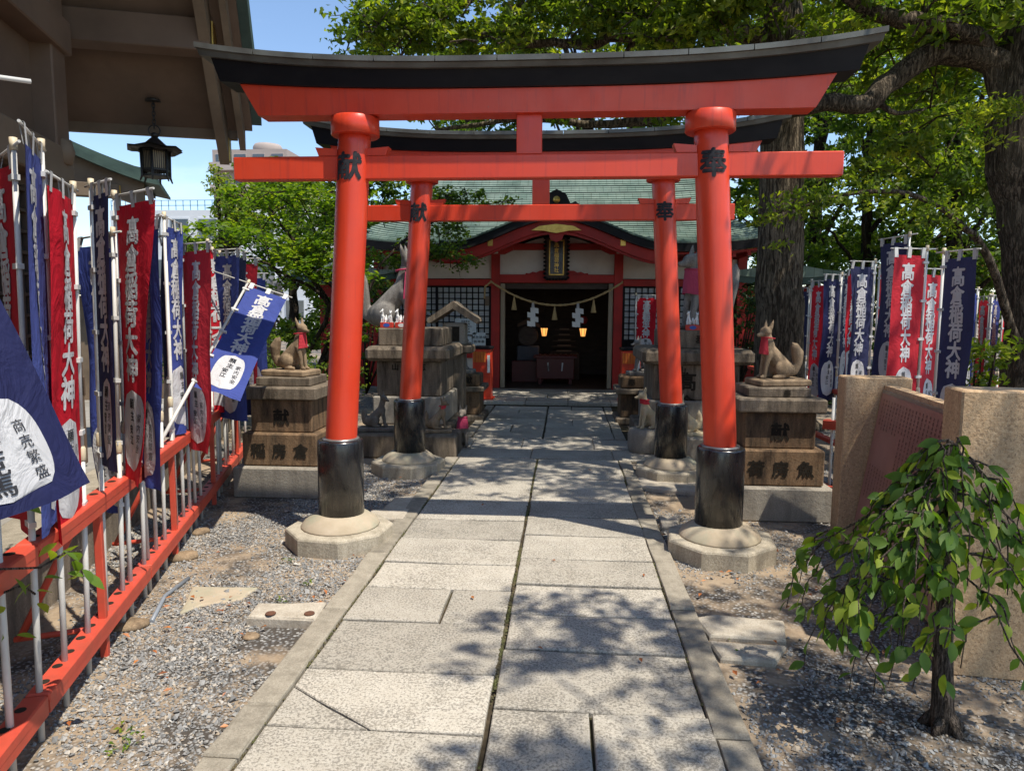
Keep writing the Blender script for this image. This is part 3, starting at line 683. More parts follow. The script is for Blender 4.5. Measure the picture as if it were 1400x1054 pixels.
def sit_fox(head_turn=0.0, tail='bulb', slim=1.0, nod=0.0, wide=1.0):
    c, s = math.cos(head_turn), math.sin(head_turn); H = Vector((.12, 0, .775))
    def h(x, y, z): 
        z2 = z+nod*x; return (H.x+x*c-y*s, H.y+x*s+y*c, H.z+z2)
    P = [('e', (-.20, 0, .16), (.19*wide, .155*wide, .16)), ('c', (-.19, 0, .20), .150*wide, (.07, 0, .50), .112*slim), ('e', (.075, 0, .47), (.12, .115*slim, .15)),
         ('c', (.07, 0, .56), .098*slim, (.12, 0, .74), .078), ('e', h(.03, 0, .03), (.105, .095, .088)), ('c', h(.05, 0, .005), .062, h(.195, 0, -.03), .030), ('e', h(.215, 0, -.015), (.02, .02, .016)),
         ('c', h(.05, .045, .045), .028, h(.10, .035, .035), .02), ('c', h(.05, -.045, .045), .028, h(.10, -.035, .035), .02)]
    for y in (-1, 1):
        P += [('c', h(-.02, y*.058, .09), .038, h(-.045, y*.078, .19), .022), ('c', h(-.045, y*.078, .19), .022, h(-.055, y*.082, .235), .008),
              ('c', (.10, y*.068, .43), .062*slim, (.15, y*.066, .20), .040), ('c', (.15, y*.066, .20), .040, (.165, y*.066, .05), .034), ('c', (.165, y*.066, .035), .036, (.225, y*.066, .026), .03),
              ('e', (-.14, y*.115*wide, .17), (.15, .075, .145)), ('c', (-.14, y*.135*wide, .04), .04, (.03, y*.14*wide, .03), .034)]
    if tail == 'bulb': pts = [((-.30, 0, .06), .05), ((-.42, 0, .12), .065), ((-.47, 0, .27), .085), ((-.46, 0, .43), .105), ((-.41, 0, .54), .075), ((-.36, 0, .61), .02)]
    elif tail == 'up': pts = [((-.30, 0, .06), .05), ((-.42, 0, .15), .06), ((-.44, 0, .35), .07), ((-.48, 0, .55), .085), ((-.52, 0, .70), .06), ((-.53, 0, .80), .015)]
    else: pts = [((-.30, 0, .05), .05), ((-.40, 0, .14), .07), ((-.41, 0, .30), .085), ((-.40, 0, .44), .07), ((-.39, 0, .55), .015)]
    for (a, ra), (b, rb) in zip(pts[:-1], pts[1:]): P.append(('c', a, ra, b, rb))
    return P
FX = {'plain': fox_mesh('fox_body', sit_fox(-.25)), 'turn': fox_mesh('fox_body', sit_fox(.3)), 'up': fox_mesh('fox_body', sit_fox(0, 'up', .95, .1)), 'small': fox_mesh('fox_body', sit_fox(-.5, 'straight', .9), .02)}
def bib_mesh(z0=.70, z1=.42, r0=.108, r1=.160, span=1.05, c0=.09, c1=.06, nz=8, na=15, knot=True, seed=1):
    rg = random.Random(seed); m = MB(); G = []
    for i in range(nz+1):
        t = i/nz; row_ = []
        for j in range(na):
            a = (j/(na-1)*2-1)*span*(1+.05*t); r = r0+(r1-r0)*t**.8+.006*math.sin(j*1.3+seed)*t
            row_.append((c0+(c1-c0)*t+r*math.cos(a)*1.08, r*math.sin(a)*(.98-.1*t), z0+(z1-z0)*t+.012*math.cos(a*2.2)*t))
        G.append(row_)
    m.grid(G)
    pts = [(.095+.112*math.cos(a), .108*math.sin(a), .70+.012*math.cos(a)) for a in [6.283*k/20 for k in range(21)]]
    m.tube(pts, .012, 6, cap=False); return m
_bibs = {}
def fox(name, loc, rz, size, mesh, mat, label, bib=None, group=None, base=None, bibk=None):
    F = empty(name, loc, rz, label, 'fox statue', group)
    sz = (size, size, size)
    put('body', mesh, None, F, (0, 0, base[2] if base else 0), (0, 0, 0), sz).data = mesh_mat(mesh, mat)
    if bib:
        key = str(bibk)
        if key not in _bibs: _bibs[key] = bib_mesh(**(bibk or {})).mesh('bib')
        put('bib', mesh_mat(_bibs[key], bib), None, F, (0, 0, base[2] if base else 0), (0, 0, 0), sz)
    if base: bx('plinth', mat, F, (base[3] if len(base) > 3 else -.1*size, 0, base[2]/2), (base[0], base[1], base[2]), .012)
    return F
_mm = {}
def mesh_mat(mesh, mat):
    k = (mesh.name, mat.name)
    if k not in _mm:
        c = mesh.copy(); c.materials.clear(); c.materials.append(mat); _mm[k] = c
    return _mm[k]

# ------------------------------------------------------------------ pedestals
def pedestal(loc, tiers, label, group=None, rz=0.0):
    """tiers: (name, z0, z1, x0, x1, depth_front_y, depth_back_y, mat, bev)"""
    P = empty('stone_pedestal', loc, rz, label, 'pedestal', group); out = {}
    for nm, z0, z1, x0, x1, y0, y1, mat, bev in tiers:
        out.setdefault(nm, []).append(bx(nm, MT[mat], P, ((x0+x1)/2, (y0+y1)/2, (z0+z1)/2), (x1-x0, y1-y0, z1-z0), bev))
    return P, out
def carve(P, text, cx, z, y, size, gap, mat='carve', vertical=False):
    it = [(ch, (0 if vertical else (i-(len(text)-1)/2)*gap), (-i*gap if vertical else 0), size) for i, ch in enumerate(text)]
    return flat_text('carved_lettering', it, MT[mat], P, (cx, y, z), (1, 0, 0), (0, 0, 1), .003, .03)
FRONT = [('foot_slab', GZ, .235, -.40, .40, -.40, .40, 'ped_pale', .012), ('lower_block', .236, .525, -.335, .335, -.335, .335, 'ped_brown', .014),
         ('upper_block', .526, .815, -.275, .275, -.275, .275, 'ped_brown', .010), ('cap', .816, .925, -.335, .335, -.335, .335, 'ped_stone', .012), ('top_plinth', .926, 1.00, -.245, .245, -.22, .22, 'ped_stone', .008)]
PL, o_ = pedestal((-2.46, 6.19, 0), FRONT, 'tiered stone pedestal beside the banner fence end, under the red-bibbed fox', 'front fox pedestals')
carve(PL, '稲房倉', 0, .375, -.336, .135, .19, 'carve'); carve(PL, '献', 0, .66, -.276, .15, .15, 'carve')
PR, o_ = pedestal((1.70, 5.90, 0), FRONT, 'tiered stone pedestal beside the granite monument, under the red-bibbed fox', 'front fox pedestals')
carve(PR, '荷房魚', 0, .375, -.336, .135, .19, 'carve'); carve(PR, '献', 0, .66, -.276, .15, .15, 'carve'); carve(PR, '奉', .06, .96, -.221, .06, .06)
fox('fox_statue', (-2.42, 6.19, 1.0), -.22, .465, FX['plain'], MT['fox_stone'], 'tan stone fox with red bib on pedestal by the banner fence, facing the path', MT['bib'], 'front fox pair', (.44, .30, .055, -.055))
fox('fox_statue', (1.70, 5.92, 1.0), math.pi+.22, .475, FX['turn'], MT['fox_stone'], 'tan stone fox with red bib on pedestal by the granite monument, facing the path', MT['bib'], 'front fox pair', (.44, .30, .055, -.055))
# large rear pair
def big(cx, side, k):
    s = side
    T = [('foot_slab', GZ, .25, -.62, .62, -.62, .62, 'ped_stone', .02), ('body_lower', .251, .58, -.52, .52, -.52, .52, 'ped_pale', .015), ('body_upper', .581, 1.0, -.47, .47, -.47, .47, 'ped_stone', .015),
         ('cap', 1.001, 1.17, -.60, .60, -.60, .60, 'ped_stone', .04), ('top_plinth', 1.171, 1.38, -.38, .36, -.40, .40, 'ped_stone', .012)]
    T = [(a_, z0, z1, x0*(k if a_ != 'top_plinth' else 1.0), x1*(k if a_ != 'top_plinth' else 1.05), y0, y1, m_, b_) for a_, z0, z1, x0, x1, y0, y1, m_, b_ in T]
    P, o = pedestal((cx, 8.62, 0), T, 'massive dark stone pedestal of the great fox %s' % ('beside the small stone shrine' if s < 0 else 'in front of the straight camphor'), 'great fox pedestals')
    carve(P, '髙倉', .0 if s < 0 else -.1, .80, -.471, .22, .26, 'carve', True); carve(P, '納' if s < 0 else '奉', 0 if s < 0 else .05, 1.275, -.401, .12, .1, 'carve'); carve(P, '山志', 0, .93, -.472, .09, .32, 'carve')
    return P
big(-1.83, -1, .82); big(1.50, 1, 1.04)
fox('fox_statue', (-2.06, 8.62, 1.38), -.12, 1.0, FX['up'], MT['fox_grey'], 'great grey stone fox with pink bib and raised tail near the stone shrine', MT['bib_pink'], 'great fox pair', None, dict(z0=.70, z1=.36, span=1.2, seed=2))
fox('fox_statue', (1.60, 8.62, 1.38), math.pi+.5, 1.0, FX['up'], MT['fox_grey'], 'great grey stone fox with bib on the massive pedestal before the camphor', MT['bib_pink'], 'great fox pair', None, dict(z0=.72, z1=.42, r1=.155, span=1.3, seed=3))
# middle pair by the doorway
MIDT = [('foot_slab', GZ, .07, -.36, .36, -.36, .36, 'ped_stone', .02), ('block', .071, .41, -.29, .29, -.29, .29, 'ped_brown', .012), ('cap', .411, .485, -.36, .36, -.36, .36, 'ped_stone', .012), ('top_plinth', .486, .66, -.29, .29, -.24, .24, 'ped_brown', .02)]
for cx, lb in ((-1.53, 'terrace side'), (1.10, 'monument side')):
    P, o = pedestal((cx, 10.45, 0), MIDT, 'low stone pedestal of the grey fox at the %s of the shrine doorway' % lb, 'doorway fox pedestals'); carve(P, '奉献', 0, .575, -.241, .11, .26, 'carve')
for cx, rz, msh, lb in ((-1.56, -.1, 'plain', 'terrace side'), (1.13, math.pi+.1, 'turn', 'monument side')):
    fox('fox_statue', (cx, 10.45, .66), rz, .52, FX[msh], MT['fox_grey'], 'grey stone fox in pink shawl at the %s of the shrine doorway' % lb, MT['bib_pink'], 'doorway fox pair', (.50, .28, .06, -.04), dict(z0=.71, z1=.46, r0=.11, r1=.175, span=2.0, seed=5))
# little foxes around the big pedestals
FSL = [('step_slab', GZ, .235, -.62, .62, -.24, .24, 'ped_stone', .02)]
pedestal((-1.79, 7.74, 0), FSL, 'long low stone step below the great fox pedestal by the stone shrine')
rs = MB(); n = 20
rs.lathe((0, 0, 0), [(.17, GZ), (.195, .05), (.20, .20), (.185, .262), (.15, .27)], 20); rs_o = rs.build('round_stone', MT['ped_pale'], None, (.93, 8.05, 0)); tag(rs_o, 'round pale stone stump carrying the sand-coloured fox', 'stone')
pedestal((1.60, 7.82, 0), [('step_slab', GZ, .24, -.42, .5, -.2, .2, 'ped_pale', .02)], 'low pale stone step below the great fox pedestal by the straight camphor')
fox('fox_statue', (-2.08, 7.72, .235), .1, .40, FX['small'], MT['fox_dark'], 'small dark stone fox without collar sitting on the long low step', None, None, (.40, .18, .05, -.03))
fox('fox_statue', (-1.39, 7.72, .235), .1, .37, FX['small'], MT['fox_stone'], 'small tan stone fox with thin red collar on the low step', MT['bib'], None, (.34, .17, .04, -.03), dict(z0=.70, z1=.62, r0=.112, r1=.125, span=1.6, seed=8))
fox('fox_statue', (-1.19, 8.06, GZ), -1.2, .50, FX['small'], MT['fox_dark'], 'small dark stone fox in pink bib half hidden behind the low step', MT['bib_pink'], None, (.34, .17, .05, -.03), dict(z0=.70, z1=.44, span=1.4, seed=9))
fox('fox_statue', (.95, 8.05, .27), math.pi+.45, .47, FX['small'], MT['fox_pale'], 'sand-coloured fox with red collar sitting on the round stone stump', MT['bib'], None, None, dict(z0=.70, z1=.60, r0=.112, r1=.13, span=1.8, seed=8))
fox('fox_statue', (1.33, 7.8, .24), math.pi+.3, .42, FX['small'], MT['fox_pale'], 'sand-coloured fox with pink bib on the low pale step behind gate pillars', MT['bib_pink'], None, (.34, .17, .04, -.03), dict(z0=.70, z1=.48, seed=11))
# white porcelain foxes in pairs on printed boxes
MT['box_red'] = mat_simple('printed_box_red', (.50, .035, .02), (.55, .05, .03), 8, .5); MT['box_blue'] = mat_simple('printed_box_blue', (.03, .09, .36), (.04, .1, .4), 8, .5)
for i, (x, y, lb) in enumerate(((-2.12, 8.30, 'porcelain fox standing on the red box with blue oval'), (-1.94, 8.30, 'porcelain fox standing on the red box with white oval'), (1.46, 8.27, 'porcelain fox standing on the box at the great fox by the camphor'))):
    B = empty('offering_box', (x, y, 1.3805), 0, lb.replace('porcelain fox standing on the', 'small').replace('box at', 'printed red box at'), 'box')
    bx('carton', MT['box_red'], B, (0, 0, .032), (.155, .07, .064), .004)
    MB().lathe((0, -.036, .033), [(.001, 0), (.03, 0), (.03, .001)], 16).build('oval_print', MT['paper'] if i == 1 else MT['box_blue'], B)
    o = B.children[-1]; o.data.transform(Matrix.Translation((0, -.036, .033)) @ Matrix.Rotation(math.pi/2, 4, 'X') @ Matrix.Diagonal((1.3, .75, 1, 1)) @ Matrix.Translation((0, .036, -.033)))
    for k, dx in enumerate((-.045, .04)):
        F = fox('porcelain_fox', (x+dx, y, 1.4455), -math.pi/2+(.5 if k else -.3), .15 if k else .165, FX['small'], MT['porcelain'], ('taller' if k == 0 else 'shorter')+' white '+lb, None, 'porcelain foxes on box %d' % i)
# little stone shrine on the left
S = empty('stone_shrine', (-1.50, 9.6, GZ+.15), 0, 'small roofed stone shrine standing behind a great fox pedestal', 'stone shrine')
bx('pillar', MT['ped_stone'], S, (0, 0, .375), (.26, .26, 1.05), .02); bx('shelf', MT['ped_stone'], S, (0, 0, .955), (.50, .42, .11), .02); bx('chamber', MT['ped_pale'], S, (0, 0, 1.16), (.30, .28, .30), .02)
bx('opening_shade', MT['carve'], S, (0, -.142, 1.16), (.15, .01, .2))  # thin dark sheet on the chamber face, shade painted for a hollow
for s in (-1, 1):
    rf = MB(); rf.prism([(0, 1.50), (s*.32, 1.30), (s*.35, 1.33), (s*.34, 1.37), (0, 1.60)], 'y', -.25, .22); rf.build('roof_slope', MT['ped_stone'], S)

# ================================================================== banner racks (red fence rails) and banners
def rack(A, B, label, posts=2, brace=1, holes=True, ztop=.75, zlow=.17):
    A, B = Vector(A), Vector(B); d = (B-A); Ln = d.length; rz = math.atan2(d.y, d.x)
    R_ = empty('banner_rack', (A.x, A.y, GZ), rz, label, 'fence', 'red banner racks')
    for z, nm in ((ztop, 'top_rail'), (zlow, 'bottom_rail')):
        r = MB(); r.box((Ln/2, 0, z), (Ln-.012, .085, .045), 0, .006); r.box((Ln/2, -.038, z-.03), (Ln-.014, .006, .05)); ro = r.build(nm, MT['rail_red'], R_)
        if holes:
            hm = MB().lathe((0, 0, 0), [(.019, 0), (.019, .0012)], 14).mesh('pole_hole_shade')  # dark discs lying on the rail, painted shade in place of cut holes
            k = .10
            while k < Ln-.05:
                put('pole_hole_shade', hm, MT['carve'], ro, (k, .012, z+.0228)); k += .125
    for i in range(posts):
        x = Ln*(i+.5)/posts if posts > 1 else Ln*.5
        bx('post', MT['rail_red'], R_, (x, -.012, ztop/2-.011), (.034, .034, ztop-.022), .003)
    for i in range(brace):
        x = Ln*(i+.5)/max(posts, 1)
        MB().tube([(x, .06, ztop-.06), (x, .34, .12)], .016, 8).build('brace', MT['rail_red'], R_); MB().tube([(x, .03, .14), (x, .36, .12)], .014, 8).build('stay', MT['rail_red'], R_)
    return R_
cuts = [-1.9, .05, 1.42, 2.75, 4.05, 5.2]
names = ['nearest the leafy sprig', 'below the leaning dark navy banner', 'beside the yellowish rock', 'beside the mortar patch', 'ending at the fox pedestal']
for (a, b), nm in zip(zip(cuts[:-1], cuts[1:]), names):
    rack(fence_pt(a), fence_pt(b), 'red steel banner rack section by the terrace, '+nm, 2 if b-a > 1.5 else 1, 1)

ORD = ['', 'first', 'second', 'third', 'fourth', 'fifth', 'sixth', 'seventh', 'eighth', 'ninth', 'tenth', 'eleventh', 'twelfth', 'thirteenth', 'fourteenth', 'fifteenth', 'sixteenth', 'seventeenth']
CHARS = '髙倉稲荷大神'
BLUEPRINT = ('商売繁盛', '家内安全')
TAB_M = {}
def banner(base, top, arm, colr, label, group, w=.42, h=1.38, flip=False, sway=(0, 0, 0), wave=.03, gather=1.0, seed=0, mirror_names=None, rod_ext=.09, near=False, z_start=.07):
    """base/top: ends of the pole; arm: horizontal direction from the pole along the top rod; flip: letters run against the arm"""
    base, top, arm = Vector(base), Vector(top), Vector(arm).normalized(); rg = random.Random(seed)
    up = (top-base).normalized(); dn = -up; nr = arm.cross(up).normalized()
    if flip: pass
    ph1, ph2, ph3 = rg.uniform(0, 6.28), rg.uniform(0, 6.28), rg.uniform(.7, 1.3); sway = Vector(sway)
    Bn = empty('prayer_banner', base, 0, label, 'banner', group)
    o = lambda p: Vector(p)-base
    st = top+dn*z_start
    def S(s, t):
        """cloth point: s 0..1 from pole outwards, t 0..1 downwards"""
        e = s**.8; k = .35+.65*t
        x = w*s*gather*(1-.04*math.sin(3.1*t))
        off = wave*k*(math.sin(s*5.5*ph3+ph1+t*3.0)*e+.45*math.sin(s*11+ph2-t*5)*e)+.4*wave*math.sin(t*7*ph3+ph2)*e
        if gather < .9: off += (.10*math.sin(s*9.4+ph1))*(1-gather)*k*1.4
        return st+arm*(.02+x)+dn*(h*t)+nr*off+sway*(s**.7)*(t**1.4)
    def N(s, t):
        a = S(min(s+.01, 1), t)-S(max(s-.01, 0), t); b = S(s, min(t+.01, 1))-S(s, max(t-.01, 0)); return a.cross(b).normalized()
    nu, nv = 15, 36
    cl = MB().grid([[o(S(j/(nu-1), i/(nv-1))) for j in range(nu)] for i in range(nv)]).build('cloth', MT['flag_'+colr], Bn, recalc=False)
    def pr(mb, items, off, bold, fine):
        def fn(x, y, q):
            s, t = x/w+.5, -y/h; 
            if flip: s = 1-s
            s = min(max(s, .01), .99); t = min(max(t, .005), .995)
            return o(S(s, t)+N(s, t)*(off+math.copysign(q, off)))
        write(mb, items, fn, bold, fine, sx=1.0)
    big_ = [(c, 0, -(.075+i*.098)*h-.03, .142) for i, c in enumerate(CHARS)]
    # white oval
    def oval(off):
        m = MB(); rows = []; a, b, cy = w*.335, h*.150, .815*h
        for i in range(15):
            v = -1+2*i/14; row_ = []
            for j in range(9):
                u = -1+2*j/8; wid = (1-abs(v)**2.6)**(1/2.6); s, t = .5+u*wid*a/w, (cy+v*b)/h; row_.append(o(S(s, t)+N(s, t)*off))
            rows.append(row_)
        return m.grid(rows)
    side = 1
    lt = MB(); pr(lt, big_, .003, .034, .2); pr(lt, big_, -.003, .034, .2); lt.build('lettering', MT['print_white'], Bn, recalc=False)
    ov = MB()
    for f in (.003, -.003):
        q = oval(f); ov.add(q.v, q.f, True)
    ov.build('name_panel', MT['print_white'], Bn, recalc=False)
    ink = MB(); sz = .055; rq = '商売繁盛' if near else rg.choice(BLUEPRINT)
    for f in (.0055, -.0055):
        pr(ink, [(c, 0, -.715*h-i*.062, sz) for i, c in enumerate('願主')], f, .01, 9)
        pr(ink, [(c, w*.19, -.765*h-i*.05, .045) for i, c in enumerate(rq)], f, .006, 9)
        pr(ink, ([(c, -.01, -.80*h-i*.062, .066) for i, c in enumerate('江克馬')] if near else [(c, -.02, -.81*h-i*.055, .05) for i, c in enumerate('安江')]), f, .012, 9)
    ink.build('name_lettering', MT['ink'], Bn, recalc=False)
    # pole, joint, top rod, tabs
    MB().tube([o(base), o(base)+up*(top-base).length*.46], .0120, 10).build('pole_lower', MT['pole'], Bn)
    MB().tube([o(base)+up*(top-base).length*.45, o(top)], .0098, 10).build('pole_upper', MT['pole'], Bn)
    jp = o(base)+up*(top-base).length*.46; MB().tube([jp-up*.035, jp-up*.03, jp+up*.02, jp+up*.03], [.013, .0165, .0165, .011], 10).build('joint', MT['joint'], Bn)
    MB().tube([o(top)-up*.03, o(top)+up*.015], .0135, 10).build('top_cap', MT['joint'], Bn)
    r0, r1 = o(top)-arm*rod_ext-up*.012, o(top)+arm*(w*max(gather, .5)+.05)-up*.012+Vector((0, 0, -.01)); MB().tube([r0, r1], .0055, 6).build('top_rod', MT['pole'], Bn)
    for i in range(3):
        s = (.06, .5, .94)[i]; p1 = o(S(s, 0)); p0 = r0.lerp(r1, (rod_ext+.02+w*gather*s)/max((r1-r0).length, .01)); m = MB()
        aw = arm*.018; m.add([p0-aw+up*.008+nr*.008, p0+aw+up*.008+nr*.008, p1+aw*1.1+dn*.02+nr*.004, p1-aw*1.1+dn*.02+nr*.004, p0-aw+up*.008-nr*.008, p0+aw+up*.008-nr*.008, p1+aw*1.1+dn*.02-nr*.004, p1-aw*1.1+dn*.02-nr*.004], [(0, 1, 2, 3), (4, 5, 6, 7), (0, 1, 5, 4)])
        m.build('tab', MT['tab'], Bn)
    for i in range(5):
        t = .04+i*.23; c = o(S(0, t)); pc = o(st)+dn*(h*t); m = MB(); q = Matrix((arm, nr, up)).transposed(); m.box(pc+arm*.014, (.058, .026, .020), rot=q); m.build('tab', MT['tab'], Bn)
    return Bn

def arm_to(P, z, w, px_free, prefer):
    """direction of a rod of length w from pole point P whose end shows at pixel column px_free"""
    best = None
    for k in range(360):
        a = rad(k); d = Vector((math.cos(a), math.sin(a), 0)); e = abs(pix(Vector((P.x, P.y, z))+d*w)[0]-px_free)+.02*abs(((a-prefer+math.pi) % (2*math.pi))-math.pi)*10
        if best is None or e < best[0]: best = (e, d)
    return best[1]
# left row: (ground column, top row y, colour, free-edge column, preferred angle, extra)
LEFT = [
    (46, 20, 196, 'red', -14, 200, dict(seed=1)), (82, 59, 195, 'blue', 28, 215, dict(seed=2, wave=.024)), (110, 100, 252, 'red', 67, 215, dict(seed=3, wave=.022)),
    (138, 125, 250, 'navy', 146, 30, dict(seed=4, w=.24, wave=.012, h=1.25)), (160, 152, 316, 'blue', 110, 200, dict(seed=5, w=.38, sway=(.12, -.05, -.02), wave=.03)), (176, 157, 264, 'red', 203, -60, dict(seed=6, wave=.026, sway=(-.10, -.03, 0))),
    (192, 182, 300, 'blue', 217, -50, dict(seed=7, sway=(-.05, 0, 0))), (222, 211, 316, 'red', 193, 150, dict(seed=8)), (236, 225, 293, 'blue', 246, 60, dict(seed=9, gather=.85)), (249, 238, 313, 'navy', 220, 120, dict(seed=10, gather=.8)),
    (258, 247, 332, 'red', 284, -30, dict(seed=11, sway=(-.06, 0, 0))), (290, 284, 330, 'red', 287, 95, dict(seed=12, gather=.35, wave=.02)), (297, 290, 340, 'blue', 326, -10, dict(seed=13)), (308, 300, 345, 'navy', 334, 20, dict(seed=14)),
    (318, 312, 352, 'red', 350, 0, dict(seed=15)), (334, 330, 372, 'blue', 362, 0, dict(seed=16))]
nL = len(LEFT)
def fence_top_px(x): return min((abs(pix(fence_pt(t/200)+Vector((0, 0, 2.12)))[0]-x), t/200) for t in range(-400, 1400))[1]
for i, (gx, tx, ty, colr, fx, pref, kw) in enumerate(LEFT):
    tt = fence_top_px(tx); P = fence_pt(tt); Bs = fence_pt(tt+.6*(fence_px(gx)-tt)); zt = min((abs(pix(Vector((P.x, P.y, z/100)))[1]-ty), z/100) for z in range(185, 235))[1]
    kw.setdefault('w', .41); w = kw['w']; a = arm_to(P, zt, w*kw.get('gather', 1.0), fx, rad(pref)); left = pix(P+a*.3+Vector((0, 0, 1.9)))[0] < pix(P+Vector((0, 0, 1.9)))[0]
    st = ', hanging folded edge-on' if kw.get('gather', 1) < .5 else ', gathered in folds' if kw.get('gather', 1) < .75 else ''
    banner((Bs.x, Bs.y, GZ), (P.x, P.y, zt), a, colr, '%s prayer banner on the terrace rack, %s pole from the fox%s' % (colr, ORD[nL-i], st), 'prayer banners along the terrace rack', flip=left, **{**dict(wave=.022), **kw})
for k, gx in enumerate((205, 215, 243, 268, 276, 303, 313, 324, 329)):
    P = fence_pt(fence_px(gx)); hh = (1.95, 1.5, 1.9, 2.0, 1.4, 1.95, 1.6, 1.9, 1.5)[k]
    tag(MB().tube([(P.x, P.y, GZ), (P.x+random.uniform(-.02, .02), P.y+random.uniform(-.02, .02), hh)], .0115, 8).build('spare_pole', MT['pole']), 'bare white pole among the terrace rack banners, %s from the fox pedestal' % ORD[9-k], 'pole', 'bare poles in the terrace rack')
Bp = fence_pt(-.6); Er = at_y(42, 112, 2.02); r0 = at_y(-40, 90, 1.86); tp_ = Vector((Bp.x, Bp.y, r0.z+(r0.z-Er.z)*.5))
BP = empty('tall_pole', (Bp.x, Bp.y, GZ), 0, 'tall bare pole whose white top rod pokes out below the hall eaves', 'pole')
MB().tube([(0, 0, 0), tp_-Vector((Bp.x, Bp.y, GZ))], .013, 8).build('pole', MT['pole'], BP); MB().tube([tp_-Vector((Bp.x, Bp.y, GZ+.02)), Er-Vector((Bp.x, Bp.y, GZ))], .007, 6).build('top_rod', MT['pole'], BP)
# the close dark one blowing into view and the leaning one
P = fence_pt(-.83)
banner((P.x, P.y, GZ), (P.x, P.y, 2.10), (-.29, .957, 0), 'navy', 'large dark navy banner blowing over the rack, its name panel in bold ink', 'prayer banners along the terrace rack', w=.50, h=1.06, sway=(.33, .15, .06), wave=.025, seed=40, near=True)
P = fence_pt(-.16); tag(MB().tube([(P.x, P.y, GZ), (P.x-.02, P.y+.03, 1.0)], .0125, 8).build('spare_pole', MT['pole']), 'bare white pole in the terrace rack below the dark navy banner', 'pole')
b0 = at_y(236, 574, 4.35); b1 = at_y(340, 385, 5.75); ar = at_y(396, 403, 5.75)-b1
ext = (b0-b1).normalized()
banner(b0+ext*.25, b1, ar, 'blue', 'blue banner on a pole leaning right across the red rack', 'prayer banners along the terrace rack', w=.34, h=1.28, seed=41, wave=.02, rod_ext=.35)

# right rack and banners
RX = 3.05
rack((RX, 4.7, 0), (RX, 8.2, 0), 'red banner rack running behind the granite monument', 2, 0, False); rack((RX, 8.2, 0), (2.98, 11.6, 0), 'red banner rack running behind the camphor trunk', 2, 0, False)
rack((2.17, 6.03, 0), (RX-.1, 5.5, 0), 'short red rack section between fox pedestal and granite monument', 2, 0, True, .72, .17)
rack((5.0, 9.7, 0), (6.6, 9.3, 0), 'far red banner rack beside the thick trunk', 2, 0, False)
for k in range(4):
    p = Vector((2.17, 6.03, GZ)).lerp(Vector((RX-.1, 5.5, GZ)), .08+k*.16)
    tag(MB().tube([p, p+Vector((0, 0, .93))], .012, 8).build('spare_pole', MT['pole']), 'bare white pole in the short red rack, %s from the pedestal' % ORD[k+1], 'pole', 'bare poles in the short rack')
RIGHT = [(1107, 392, 11.0, 'navy', 1091, 180, {}), (1110, 383, 8.6, 'red', 1129, -40, {}), (1151, 374, 8.2, 'navy', 1129, 180, {}), (1152, 372, 9.0, 'navy', 1164, 40, {}), (1178, 368, 8.8, 'red', 1161, 180, {}),
         (1197, 356, 7.2, 'navy', 1167, 180, {}), (1203, 364, 7.7, 'red', 1219, 0, {}), (1244, 319, 6.6, 'navy', 1207, 180, {}), (1268, 338, 6.0, 'red', 1225, 185, {}), (1292, 366, 6.5, 'red', 1266, 180, {}), (1291, 342, 5.45, 'navy', 1334, -10, {}),
         (1338, 394, 9.6, 'blue', 1322, 180, {}), (1354, 403, 9.5, 'red', 1340, 180, {}), (1357, 402, 9.45, 'blue', 1368, 0, {}), (1373, 402, 9.4, 'red', 1388, 0, {})]
place = ['beside the camphor trunk, farthest of the row', 'hanging narrow beside the camphor trunk', 'over the short rack section', 'half hidden behind the navy one over the short rack', 'peeping behind the short rack banners',
         'above the far end of the monument', 'half hidden behind the tallest pole', 'on the tallest pole behind the monument', 'full face between the monument slabs', 'turned away behind the full-face red one', 'above the near monument slab',
         'first of the far rack', 'second of the far rack', 'third of the far rack', 'last of the far rack by the thick trunk']
for i, (x, ty, Y, colr, fx, pref, kw) in enumerate(RIGHT):
    tp = at_y(x, ty, Y); a = arm_to(tp, tp.z, .33, fx, rad(pref)); left = fx < x
    banner((tp.x, tp.y, GZ), tp, a, colr, '%s prayer banner %s' % (colr, place[i]), 'prayer banners on the right racks', flip=left, seed=60+i, wave=.022, w=.33, h=1.34)

# ================================================================== granite monument with bronze plaque
Mo = empty('granite_monument', (1.84, 4.1, GZ), -rad(6.8), 'beige granite monument with two upright slabs and a leaning bronze plaque', 'monument')
bx('end_slab', MT['mon'], Mo, (.24, -.82, .65), (.48, .20, 1.30), .008); bx('end_slab', MT['mon'], Mo, (.215, 1.05, .593), (.43, .20, 1.186), .008)
pnl = MB(); pnl.prism([(.10, .05), (.255, 1.135), (.33, 1.135), (.40, .05)], 'y', -.718, .948); pn = pnl.build('panel_stone', MT['mon'], Mo)
# plaque lies on the sloped face; slope from (x .105,z .1) to (.25,1.1)
sl = Vector((.155, 0, 1.085)).normalized(); nx = Vector((-sl.z, 0, sl.x)); c0 = Vector((.10, 0, .05))
def on_panel(v, u, off): return c0+sl*v+Vector((0, u, 0))+nx*off
def plate(name, mat, v0, v1, u0, u1, off, th, par):
    a = [on_panel(v0, u0, off), on_panel(v1, u0, off), on_panel(v1, u1, off), on_panel(v0, u1, off)]; b = [p-nx*th for p in a]
    return MB().add(a+b, [(0, 1, 2, 3), (7, 6, 5, 4), (0, 4, 5, 1), (1, 5, 6, 2), (2, 6, 7, 3), (3, 7, 4, 0)]).build(name, mat, par)
pf = plate('plaque_frame', MT['steel_edge'], .04, 1.065, -.70, .93, .012, .011, Mo)
pb = plate('plaque', MT['plaque'], .06, 1.045, -.68, .91, .018, .005, pf)
